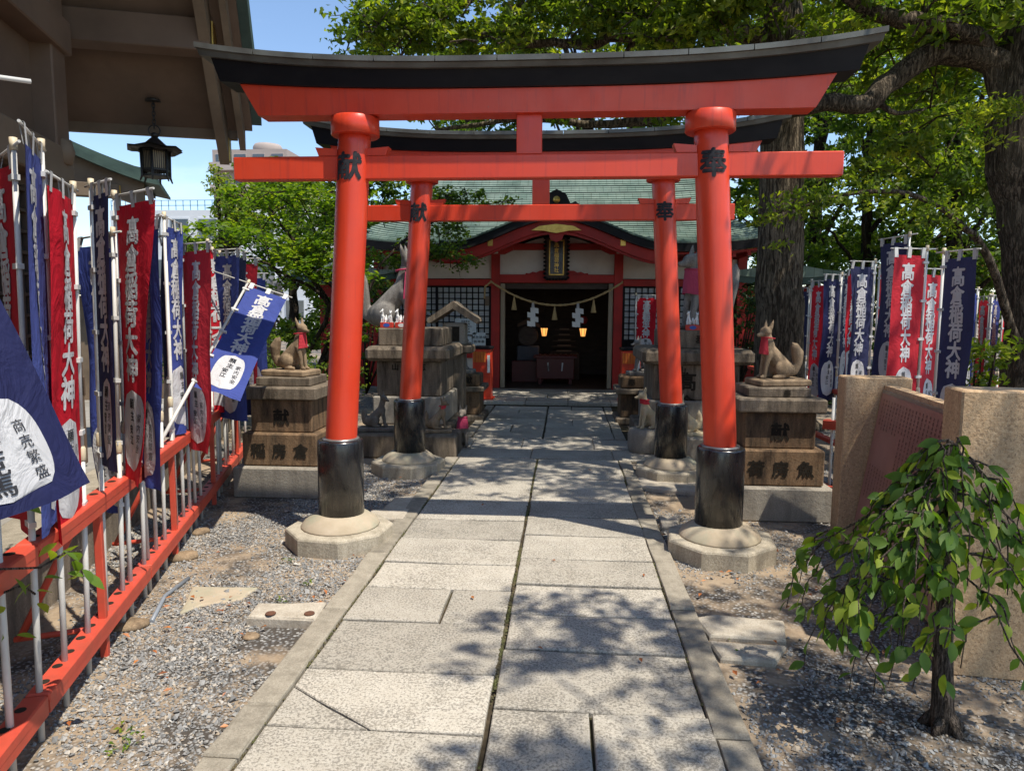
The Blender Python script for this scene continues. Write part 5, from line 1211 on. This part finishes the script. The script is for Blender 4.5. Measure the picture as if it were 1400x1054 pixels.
# hanging iron lantern below the soffit
best = None
for k in range(400, 640):
    P = at_y(209, 136, k/100); rel = P-E0; s = -(rel.x*FU.x+rel.y*FU.y); e = abs(P.z-sof(s))
    if s > 0 and (best is None or e < best[0]): best = (e, P)
LPz = best[1]; LK = LPz.y/5.0
LT = empty('hanging_lantern', LPz, HRZ, 'black iron lantern hanging by a chain under the brown eaves', 'lantern'); q = .235
MB().lathe((0, 0, 0), [(.06, -.02), (.055, -.002)], 14).build('ceiling_rose', MT['iron'], LT)
zb = -(LPz.z-at_y(209, 174, LPz.y).z)      # where the chain ends
m = MB(); n = 7
for k in range(n):
    z = -.02+(zb+.03)*k/(n-1); m.tube([(.012*math.cos(a)*(k % 2), .012*math.cos(a)*(1-k % 2), z+.026*math.sin(a)) for a in [6.283*i/10 for i in range(11)]], .004, 5, cap=False)
m.build('chain', MT['iron'], LT)
m = MB(); m.tube([(.045*math.cos(a), 0, zb-.03+.045*math.sin(a)) for a in [6.283*i/16 for i in range(17)]], .006, 6, cap=False); m.build('ring', MT['iron'], LT)
H_ = LPz.z-at_y(209, 245, LPz.y).z; rt = zb-.06; wr = .5*abs(at_y(248, 210, LPz.y).x-at_y(170, 210, LPz.y).x)/math.cos(HRZ)*.70
MB().lathe((0, 0, 0), [(.012, rt+.015), (.035, rt), (.03, rt-.02), (.012, rt-.035)], 10).build('finial', MT['iron'], LT)
rfm = MB(); rr = []
for r_, z in ((.03, rt-.03), (wr*.42, rt-.075), (wr*.75, rt-.12), (wr*1.0, rt-.135), (wr*1.18, rt-.125)):
    rr.append([(r_*math.cos(a), r_*math.sin(a), z+(.018 if i % 2 == 0 and r_ > wr*.9 else 0)) for i, a in enumerate([math.pi/6*k+math.pi/6 for k in range(13)])])
rfm.grid(rr, False); rr2 = [[(p[0], p[1], p[2]-.014) for p in row_] for row_ in rr]; rfm.grid(rr2, False); rfm.build('lantern_roof', MT['iron'], LT)
bw_, zt_, zb_ = wr*.62, rt-.125, -(H_)+.02
fr = MB()
for k in range(6):
    a = k*math.pi/3+math.pi/6; fr.tube([(bw_*math.cos(a), bw_*math.sin(a), zt_), (bw_*.97*math.cos(a), bw_*.97*math.sin(a), zb_), (bw_*1.12*math.cos(a), bw_*1.12*math.sin(a), zb_-.045)], [.011, .011, .006], 6)
for z in (zt_-.01, zb_+.05, zb_): fr.lathe((0, 0, 0), [(bw_*1.0, z-.008), (bw_*1.0, z+.008)], 6, False, math.pi/6)
for k in range(6):
    a0, a1 = k*math.pi/3+math.pi/6, (k+1)*math.pi/3+math.pi/6
    for t in (.2, .35, .5, .65, .8):
        x_, y_ = bw_*.97*(math.cos(a0)*(1-t)+math.cos(a1)*t), bw_*.97*(math.sin(a0)*(1-t)+math.sin(a1)*t); fr.tube([(x_, y_, zt_), (x_, y_, zb_)], .003, 4)
fr.build('lantern_frame', MT['iron'], LT)
MB().lathe((0, 0, 0), [(bw_*.80, zb_+.055), (bw_*.80, zt_-.02)], 6, False, math.pi/6).build('lantern_pane', mat_simple('lantern_glass', (.50, .42, .28), (.40, .33, .22), 9, .3), LT)

# second roof further back on the left
R2 = empty('copper_roofed_hall', (-5.62, 8.3, 0), .42, 'second brown hall with curved green copper eave, behind the first', 'hall')
def r2z(x): return 3.10+.42*(x/-1.0)**1.35 if x < 0 else 3.10
qx = [-2.6+3.25*i/18 for i in range(19)]; up2 = [3.10+.36*max(.62-x, 0)**1.25 for x in qx]
for k in range(6): MB().band([x-.02*k for x in qx], [z+k*.035 for z in up2], [z+k*.035+.030 for z in up2], -.05+.03*k, 1.2).build('copper_layer', MT['patina_dark'], R2)
MB().band(qx[:-1], [z-.30 for z in up2[:-1]], [z-.002 for z in up2[:-1]], .06, .14).build('barge_board', MT['brown_light'], R2); MB().band(qx[:-1], [z-.04 for z in up2[:-1]], [z-.003 for z in up2[:-1]], .14, 1.15).build('soffit', MT['brown_paint'], R2)
bx('wall', MT['brown_paint'], R2, (-1.5, .75, 1.55), (1.8, .9, 3.1)); bx('beam', MT['brown_light'], R2, (-.75, .12, 3.02), (1.9, .16, .16), .006); bx('gilt_cap', MT['gold'], R2, (.205, .12, 3.02), (.014, .13, .13))

# ================================================================== buildings beyond the trees
def facade(name, label, x0, x1, y0, y1, ztop, wall, floors, cols, glass, band=None, zbase=0.0):
    B = empty(name, ((x0+x1)/2, y0, 0), 0, label, 'building'); w = x1-x0
    bx('wall', wall, B, (0, (y1-y0)/2, ztop/2), (w, y1-y0, ztop)); fh = ztop/floors
    wm = MB().box((0, 0, 0), (w/cols*.62, .12, fh*.46)).mesh('window'); wm.materials.append(glass); fm = MB().box((0, 0, 0), (w/cols*.70, .10, fh*.54)).mesh('window_frame'); fm.materials.append(band or wall)
    for f in range(floors):
        for c in range(cols):
            o = put('window', wm, None, B, ((c+.5-cols/2)*w/cols, -.03, (f+.55)*fh)); put('window_frame', fm, None, o, (0, .03, 0))
        if band: bx('balcony', band, B, (0, -.5, f*fh+fh*.18), (w*.98, 1.0, fh*.36)); 
    return B
MT['bwhite'] = mat_simple('white_render', (.62, .64, .66), (.56, .58, .60), .4, .8, .2); MT['btan'] = mat_simple('tan_tile', (.36, .30, .27), (.32, .27, .24), .5, .8, .2); MT['btan2'] = mat_simple('tan_balcony', (.42, .36, .33), (.38, .32, .29), .5, .8, .2)
MT['glass'] = mat_simple('window_glass', (.06, .075, .09), (.10, .115, .13), .6, .08, .6)
a, b = at_y(290, 205, 80), at_y(392, 214, 80); tw = facade('apartment_tower', 'tall tan apartment tower with balcony bands and rooftop tank', a.x, b.x, 80, 92, a.z, MT['btan'], 8, 4, MT['glass'], MT['btan2'])
t0 = at_y(346, 192, 80); MB().lathe((0, 0, 0), [(1.7, 0), (1.7, 1.0), (1.5, 1.35), (.2, 1.5)], 20).build('roof_tank', MT['btan'], tw, (t0.x-tw.location.x, 4, a.z))
a, b = at_y(150, 288, 48), at_y(420, 296, 48); wb = facade('white_building', 'white office block with rooftop railing beyond the maple', a.x, b.x, 48, 60, a.z, MT['bwhite'], 3, 7, MT['glass'])
rl = MB(); w_ = b.x-a.x
for k in range(28): rl.box((-w_/2+k*w_/27, .2, a.z+.35), (.04, .04, .7))
for z in (.35, .7): rl.box((0, .2, a.z+z), (w_, .04, .04))
rl.build('roof_railing', mat_simple('blue_rail', (.12, .25, .36), None, 1, .5), wb)
# tiled garden wall behind the racks
GW = empty('garden_wall', (-7.5, 11.6, 0), .1, 'low plastered garden wall with tiled top behind the terrace banners', 'wall'); bx('wall', MT['brown_light'], GW, (0, 0, .9), (5.0, .2, 1.8)); MB().prism([(-.35, 1.82), (.35, 1.82), (.05, 2.1), (-.05, 2.1)], 'x', -2.6, 2.6).build('tile_coping', mat_simple('grey_tile', (.12, .12, .125), (.09, .09, .095), 6, .5), GW)
tm_ = MB().tube([(0, -.36, 1.86), (0, -.03, 2.12)], .05, 8).mesh('cap_tile')
for k in range(24): put('cap_tile', tm_, bpy.data.materials['grey_tile'], GW, (-2.5+k*.217, 0, 0))
a = at_y(1318, 352, 18); RB = empty('red_pavilion', (a.x+1.2, 18, 0), 0, 'distant red pavilion with dark roof behind the far banners', 'pavilion')
bx('beam', MT['red_dull'], RB, (0, 0, 2.6), (3.6, .2, .3)); bx('roof', MT['dark_wood'], RB, (0, .3, 3.0), (4.4, 1.6, .22), .02)
for x in (-1.6, 0, 1.6): bx('post', MT['red_dull'], RB, (x, 0, 1.22), (.2, .2, 2.5), .01)

# ================================================================== trees
def limb(mb, pts, r0, r1, n=9, jit=.0):
    pts = [Vector(p) for p in pts]; out = []
    for i in range(len(pts)-1):      # smooth with catmull-rom
        p0, p1, p2, p3 = pts[max(i-1, 0)], pts[i], pts[i+1], pts[min(i+2, len(pts)-1)]
        for k in range(4):
            t = k/4; out.append(.5*((2*p1)+(p2-p0)*t+(2*p0-5*p1+4*p2-p3)*t*t+(3*p1-p0-3*p2+p3)*t**3)+Vector((random.gauss(0, jit), random.gauss(0, jit), random.gauss(0, jit))))
    out.append(pts[-1]); m = len(out)
    mb.tube(out, [r0+(r1-r0)*(i/(m-1))**.8 for i in range(m)], n); return out
def crown(tree, clusters, per, size, mat, seed, name='crown', aspect=.5, bright=0.0, up=.5, flat=.6, shell=.5):
    rng = np.random.default_rng(seed); P, T = cluster_points(clusters, per, rng, shell, flat); P -= np.array(tree.location)
    V, Fc, T = leaf_cloud(P, size, rng, up=up, aspect=aspect, tint=T+bright); return put(name, np_mesh(name, V, Fc, T), MT[mat], tree)
def twigs(mb, clusters, rg, n=3, r=.012):
    for c in clusters:
        c0 = Vector(c[:3])
        for _ in range(n):
            d = Vector((rg.gauss(0, 1), rg.gauss(0, 1), rg.gauss(0, .5))).normalized()*c[3]*.9; mb.tube([c0-d*.7+Vector((0, 0, -.1)), c0, c0+d], [r, r*.8, r*.3], 5)
rg = random.Random(33)
def pxc(x0, x1, y0, y1, Y0, Y1, n, r0, r1, dens=1.0):
    out = []
    for _ in range(n):
        p = at_y(rg.uniform(x0, x1), rg.uniform(y0, y1), rg.uniform(Y0, Y1)); out.append((p.x, p.y, p.z, rg.uniform(r0, r1), dens))
    return out
def shade(x0, x1, y0, y1, z0, z1, n, r0, r1, dens=1.0):
    out = []
    for _ in range(n):
        g = Vector((rg.uniform(x0, x1), rg.uniform(y0, y1), .4)); t = (rg.uniform(z0, z1)-.4)/TO_SUN.z; p = g+TO_SUN*t; out.append((p.x, p.y, p.z, rg.uniform(r0, r1), dens))
    return out
# thick camphor on the right
CR = empty('camphor_tree', (4.95, 8.1, GZ), 0, 'thick leaning camphor tree at the far banner rack with long dark limbs', 'tree'); O = CR.location
def P8(x, y, Y=8.1): return at_y(x, y, Y)-O
tr = MB(); limb(tr, [(.32, .1, -.05), (.24, 0, .5), P8(1424, 430), P8(1412, 300), P8(1392, 200), P8(1404, 90), P8(1425, -40), P8(1440, -250)], .40, .24, 16, .012)
for a in range(6): tr.tube([(.3+.2*math.cos(a), .1+.2*math.sin(a), .45), (.3+.5*math.cos(a*1.05), .1+.5*math.sin(a*1.05), .05), (.3+.8*math.cos(a*1.05), .1+.8*math.sin(a*1.05), -.06)], [.22, .14, .05], 8)
l1 = limb(tr, [P8(1385, 95), P8(1310, 68), P8(1250, 88), P8(1200, 128, 8.0), P8(1180, 142, 7.9), P8(1130, 140, 7.9), P8(1060, 150, 8.0), P8(980, 120, 8.2)], .15, .07, 10, .012)
l2 = limb(tr, [P8(1372, 150), P8(1352, 75), P8(1322, 48, 8.0), P8(1262, 32, 7.9), P8(1205, 22, 7.8), P8(1160, -6, 7.7), P8(1080, -60, 7.6)], .12, .06, 10, .01)
l3 = limb(tr, [P8(1390, 470, 7.9), P8(1352, 352, 7.6), P8(1310, 305, 7.4), P8(1262, 272, 7.2), P8(1180, 262, 7.1), P8(1090, 285, 7.0), P8(1040, 300, 7.0)], .05, .008, 7, .008)
limb(tr, [P8(1200, 140), P8(1225, 155), P8(1260, 150, 8.4)], .04, .015, 6); limb(tr, [P8(1262, 32), P8(1265, 0), P8(1250, -60)], .05, .03, 6)
limb(tr, [P8(1425, -40), (.3, -2.2, 6.0), (-.2, -4.4, 6.6), (-.9, -6.3, 6.6)], .2, .05, 9, .03); limb(tr, [P8(1425, -40), (-.6, -1.2, 6.4), (-1.6, -2.0, 7.0), (-2.4, -2.6, 7.2)], .15, .04, 9, .03); limb(tr, [P8(1425, -40), (.5, -3, 6.4), (0, -6, 6.8)], .17, .05, 9, .02)
cl = pxc(1130, 1420, -80, 60, 7.2, 9.5, 26, .35, .6)+pxc(1180, 1400, 20, 240, 8.8, 11, 34, .3, .5)+pxc(880, 1160, -120, 40, 7.4, 9.0, 24, .35, .55)
ov = shade(.95, 3.6, 1.0, 4.6, 5.2, 6.8, 40, .42, .75, .72)+shade(-.12, .75, 1.2, 3.7, 5.2, 6.2, 30, .24, .42, 1.1)+shade(-.6, .3, 1.2, 2.2, 5.2, 6.2, 8, .2, .3, .9)+shade(1.2, 4.5, 4.8, 8, 5.6, 7.5, 26, .45, .75, .8)+shade(-1.9, 1.4, 5.85, 8.4, 5.8, 7.6, 84, .26, .48, 1.3)+shade(.5, 1.3, 4.3, 5.3, 5.0, 6, 9, .22, .36, .5)
twigs(tr, [tuple(Vector(c[:3])-O)+(c[3],) for c in cl+ov], rg, 2); tr.build('trunk', MT['bark_mid'], CR)
crown(CR, cl, 860, .105, 'leaf_camphor', 1, bright=.08); crown(CR, ov, 420, .10, 'leaf_camphor', 2)
sp = [(p.x+O.x, p.y+O.y, p.z+O.z, rg.uniform(.14, .24), .9) for p in l3[8:] for _ in range(2)]; crown(CR, [(c[0]+rg.gauss(0, .12), c[1]+rg.gauss(0, .12), c[2]+rg.gauss(0, .10), c[3], c[4]) for c in sp], 1200, .06, 'leaf_camphor', 3, bright=.1)
tuft = [at_y(rg.uniform(1325, 1400), rg.uniform(140, 195), 7.55) for _ in range(14)]; crown(CR, [(p.x, p.y, p.z, .16, 1) for p in tuft], 1700, .075, 'leaf_camphor', 4, 'trunk_sprouts', .3, .35)['kind'] = 'stuff'
# second camphor behind the right pedestals, its crown over the gates and the shrine
CM = empty('camphor_tree', (2.98, 10.0, GZ), 0, 'straight camphor trunk behind the monument-side fox, crown spreading over the gates', 'tree'); O = CM.location
def P10(x, y, Y=10.0): return at_y(x, y, Y)-O
tr = MB(); limb(tr, [(.02, 0, -.05), (0, 0, .6), P10(1066, 420), P10(1068, 300), P10(1070, 160), P10(1072, 60), P10(1060, -60), P10(1040, -260)], .375, .22, 16, .012)
for a in range(6): tr.tube([(.2*math.cos(a), .2*math.sin(a), .4), (.45*math.cos(a*1.05), .45*math.sin(a*1.05), .05), (.7*math.cos(a*1.05), .7*math.sin(a*1.05), -.06)], [.2, .12, .05], 8)
limb(tr, [P10(1068, 70), P10(1000, 40), P10(930, 40, 9.8), P10(870, 45, 9.8), P10(800, 62, 9.9), P10(740, 60, 10), P10(640, 70, 10.2)], .14, .04, 9, .02)
limb(tr, [P10(1060, 100), P10(960, 140, 10.6), P10(880, 165, 11), P10(820, 172, 11.2), P10(720, 165, 11.4), P10(600, 178, 11.6)], .12, .03, 9, .02)
limb(tr, [P10(1062, -40), P10(900, -60, 9.6), P10(740, -40, 9.6), P10(600, 20, 9.8), P10(520, 40, 9.9)], .14, .03, 9, .02); limb(tr, [P10(870, 45), P10(850, 80), P10(800, 95, 10.2)], .06, .02, 7); limb(tr, [P10(740, -40, 9.6), P10(690, 30, 9.7), P10(620, 62, 9.8)], .05, .015, 7); limb(tr, [P10(600, 20, 9.8), P10(560, 60, 9.8), P10(540, 90, 9.9)], .04, .012, 7)
cl = pxc(478, 720, -60, 72, 9.2, 10.6, 62, .28, .44)+pxc(500, 720, 40, 150, 10, 12, 18, .26, .42)+pxc(700, 1010, -100, 50, 9, 10.6, 60, .3, .5)+pxc(740, 960, 50, 175, 10.4, 12.4, 26, .28, .45)+pxc(860, 1040, -10, 60, 8.2, 9, 16, .25, .38)+pxc(1000, 1200, 20, 130, 10.5, 12, 24, .3, .45)
ov = shade(-1.9, 1.5, 8.2, 13.4, 5.9, 7.8, 110, .30, .54, 1.3)+shade(1.2, 4.5, 8, 14, 6, 8, 22, .5, .8, .7)
twigs(tr, [tuple(Vector(c[:3])-O)+(c[3],) for c in cl+ov], rg, 2); tr.build('trunk', MT['bark'], CM)
crown(CM, cl, 1000, .105, 'leaf_camphor', 5, bright=.12); crown(CM, ov, 420, .10, 'leaf_camphor', 6)
# maple on the left
MP = empty('maple_tree', (-3.75, 9.6, GZ), 0, 'bright green maple with slim dark stems behind the terrace banners', 'tree'); O = MP.location
tr = MB()
for pts, r in (([(0, 0, 0), at_y(470, 470, 9.6)-O, at_y(440, 400, 9.6)-O, at_y(400, 330, 9.5)-O, at_y(358, 270, 9.4)-O], .07), ([(.1, 0, 0), at_y(485, 470, 9.6)-O, at_y(500, 400, 9.8)-O, at_y(540, 340, 10)-O], .06), ([(0, .1, .2), at_y(465, 420, 9.5)-O, at_y(430, 370, 9.2)-O, at_y(410, 345, 9)-O], .045), ([(.05, 0, .4), at_y(478, 430, 9.6)-O, at_y(470, 360, 9.9)-O, at_y(455, 290, 10)-O], .05), ([(0, 0, .8), at_y(450, 420, 9.3)-O, at_y(400, 380, 9.0)-O, at_y(340, 350, 8.8)-O], .04)):
    limb(tr, pts, r, .012, 8, .012)
cl = pxc(320, 485, 255, 390, 8.6, 11, 52, .24, .44)+pxc(255, 340, 300, 380, 8.8, 10, 12, .2, .3)+pxc(420, 500, 400, 470, 9.5, 11, 10, .2, .35, .6)
cl2 = pxc(500, 640, 262, 360, 10.8, 12.2, 34, .22, .36)+pxc(495, 560, 345, 400, 11, 12.2, 10, .22, .34)+pxc(600, 720, 262, 292, 11, 12, 9, .14, .2, .7)
twigs(tr, [tuple(Vector(c[:3])-O)+(c[3],) for c in cl+cl2], rg, 2, .008); limb(tr, [at_y(540, 340, 10)-O, at_y(580, 310, 11)-O, at_y(640, 285, 11.5)-O, at_y(715, 272, 11.5)-O], .03, .006, 7); tr.build('trunk', MT['bark_dark'], MP)
crown(MP, cl, 900, .075, 'leaf_maple', 7, aspect=.75, bright=.12, up=1.4, flat=.4); crown(MP, cl2, 900, .075, 'leaf_bg', 8, aspect=.7, bright=-.05, up=1.0, flat=.45)
# cloud-pruned pine-like tree before the tower
CP = empty('pruned_tree', (*at_y(300, 420, 17)[:2], GZ), 0, 'cloud-pruned pale green tree standing before the apartment tower', 'tree'); O = CP.location
cps = [(at_y(x, y, 17), r) for x, y, r in ((298, 240, .34), (312, 262, .40), (335, 268, .42), (296, 252, .36), (330, 300, .6), (345, 320, .6), (316, 292, .5), (360, 290, .5))]
tr = MB(); limb(tr, [(0, 0, 0), (.1, 0, 2.4), at_y(318, 290, 17)-O, at_y(300, 243, 17)-O], .12, .04, 8); [tr.tube([Vector((.1, 0, 2.8)), p-O], [.05, .02], 6) for p, r in cps]; tr.build('trunk', MT['bark_dark'], CP)
crown(CP, [(p.x, p.y, p.z, r, 1) for p, r in cps], 1500, .10, 'leaf_camphor', 9, bright=.15, shell=.3)
# background trees: each its own trunk and crown
def bgtree(x, Y, label, H, spread, n, seed, mat='leaf_bg', trunk_r=.18, bright=0.0, low=.25, size=.14, per=330, lean=0.0):
    rgb = random.Random(seed); X = at_z(x, 600).x*0+at_y(x, 424, Y).x; t = empty('tree', (X, Y, GZ), 0, label, 'tree', 'trees behind the shrine precinct'); cl = []; tr = MB()
    top = limb(tr, [(0, 0, -.05), (lean*.3, 0, H*.25), (lean*.6, .1, H*.55), (lean, .2, H*.9)], trunk_r, trunk_r*.25, 9, .02)
    for k in range(n):
        z = H*(low+(1-low)*rgb.random()**.9); f = math.sin(math.pi*min(max((z/H-low*.6)/(1.05-low*.6), .08), 1)); a = rgb.uniform(0, 6.28); rr = spread*f*math.sqrt(rgb.random()); c = (X+lean*z/H+rr*math.cos(a), Y+rr*math.sin(a), z, rgb.uniform(.45, .85)); cl.append(c)
        if k % 3 == 0: limb(tr, [(lean*.6*z/H, 0, z*.62), ((c[0]-X)*.5, (c[1]-Y)*.5, z*.85), (c[0]-X, c[1]-Y, z)], trunk_r*.32, .012, 6, .02)
    tr.build('trunk', MT['bark_dark'], t); crown(t, cl, per, size, mat, seed, bright=bright); return t
BG = [(1180, 14.5, 'slender tree with forked trunk behind the navy banners', 7.5, 2.4, 44, .16, .2), (1300, 12.6, 'dark-trunked tree between the two camphors', 7.0, 2.0, 36, .22, .25), (1420, 15, 'broad tree beyond the thick camphor', 9, 3.0, 50, .25, .12),
      (1110, 19, 'leafy tree close behind the camphor-side shrine annex', 10, 3.2, 60, .25, .1), (960, 21, 'tall tree behind the shrine roof, beside the straight camphor', 12, 3.6, 70, .3, .15), (800, 22, 'tall tree directly behind the shrine ridge', 12.5, 3.8, 70, .3, .15), (640, 21, 'tall tree behind the shrine roof, beside the maple', 9.3, 3.0, 56, .28, .15),
      (1260, 21, 'dense tree filling the gap behind the monument-side banners', 11, 3.8, 70, .3, .05), (1390, 22, 'dense far tree behind the red pavilion', 12, 4, 70, .3, .05), (500, 17, 'dark tree behind the maple and its annex wing', 5.0, 1.9, 40, .2, .1), (400, 19, 'shady tree behind the maple stems', 5.2, 2.4, 46, .2, .05), (1060, 25, 'distant tree between annex and camphor trunk', 12, 4, 60, .3, .1)]
for i, (x, Y, lb, H, sp_, n, tr_, low) in enumerate(BG): bgtree(x, Y, lb, H, sp_, n, 100+i, trunk_r=tr_, low=low, size=.18 if Y > 16 else .14, per=420 if Y > 16 else 560, bright=.04 if i in (0, 4, 5, 6) else -.04)
# shrubs
def shrub(name, label, clusters, per, size, mat, seed, bright=0):
    c0 = clusters[0]; s = empty(name, (c0[0], c0[1], GZ), 0, label, 'shrub'); tr = MB()
    for c in clusters: tr.tube([(0, 0, 0), ((c[0]-c0[0])*.6, (c[1]-c0[1])*.6, c[2]*.6), (c[0]-c0[0], c[1]-c0[1], c[2])], [.02, .014, .006], 5)
    tr.build('stems', MT['bark_dark'], s); return crown(s, clusters, per, size, mat, seed, 'foliage', bright=bright)
shrub('shrub', 'dark clipped shrubs between the terrace and the fox pedestal', pxc(330, 480, 470, 540, 8.2, 9.8, 22, .3, .5), 700, .07, 'leaf_bg', 201, .05)
shrub('shrub', 'yellow-green shrubs below the maple behind the terrace banners', pxc(215, 330, 440, 520, 9.5, 11, 20, .3, .5), 700, .07, 'leaf_maple', 202, .1)
shrub('shrub', 'dark undergrowth behind the racks by the monument', pxc(1090, 1300, 470, 560, 11.8, 13.5, 26, .4, .7), 480, .09, 'leaf_dark', 203)
shrub('shrub', 'glossy young shrub between the monument and the thick camphor', pxc(1325, 1365, 470, 520, 7.0, 7.4, 9, .14, .24), 900, .08, 'leaf_camphor', 204, .1)
shrub('shrub', 'dark bushes beside the annex by the camphor', pxc(1000, 1060, 400, 500, 12.2, 13.5, 14, .3, .5), 600, .09, 'leaf_dark', 205)
shrub('shrub', 'dark bushes beside the annex behind the maple', pxc(495, 560, 390, 480, 12.0, 13.5, 10, .3, .45), 600, .09, 'leaf_dark', 206)
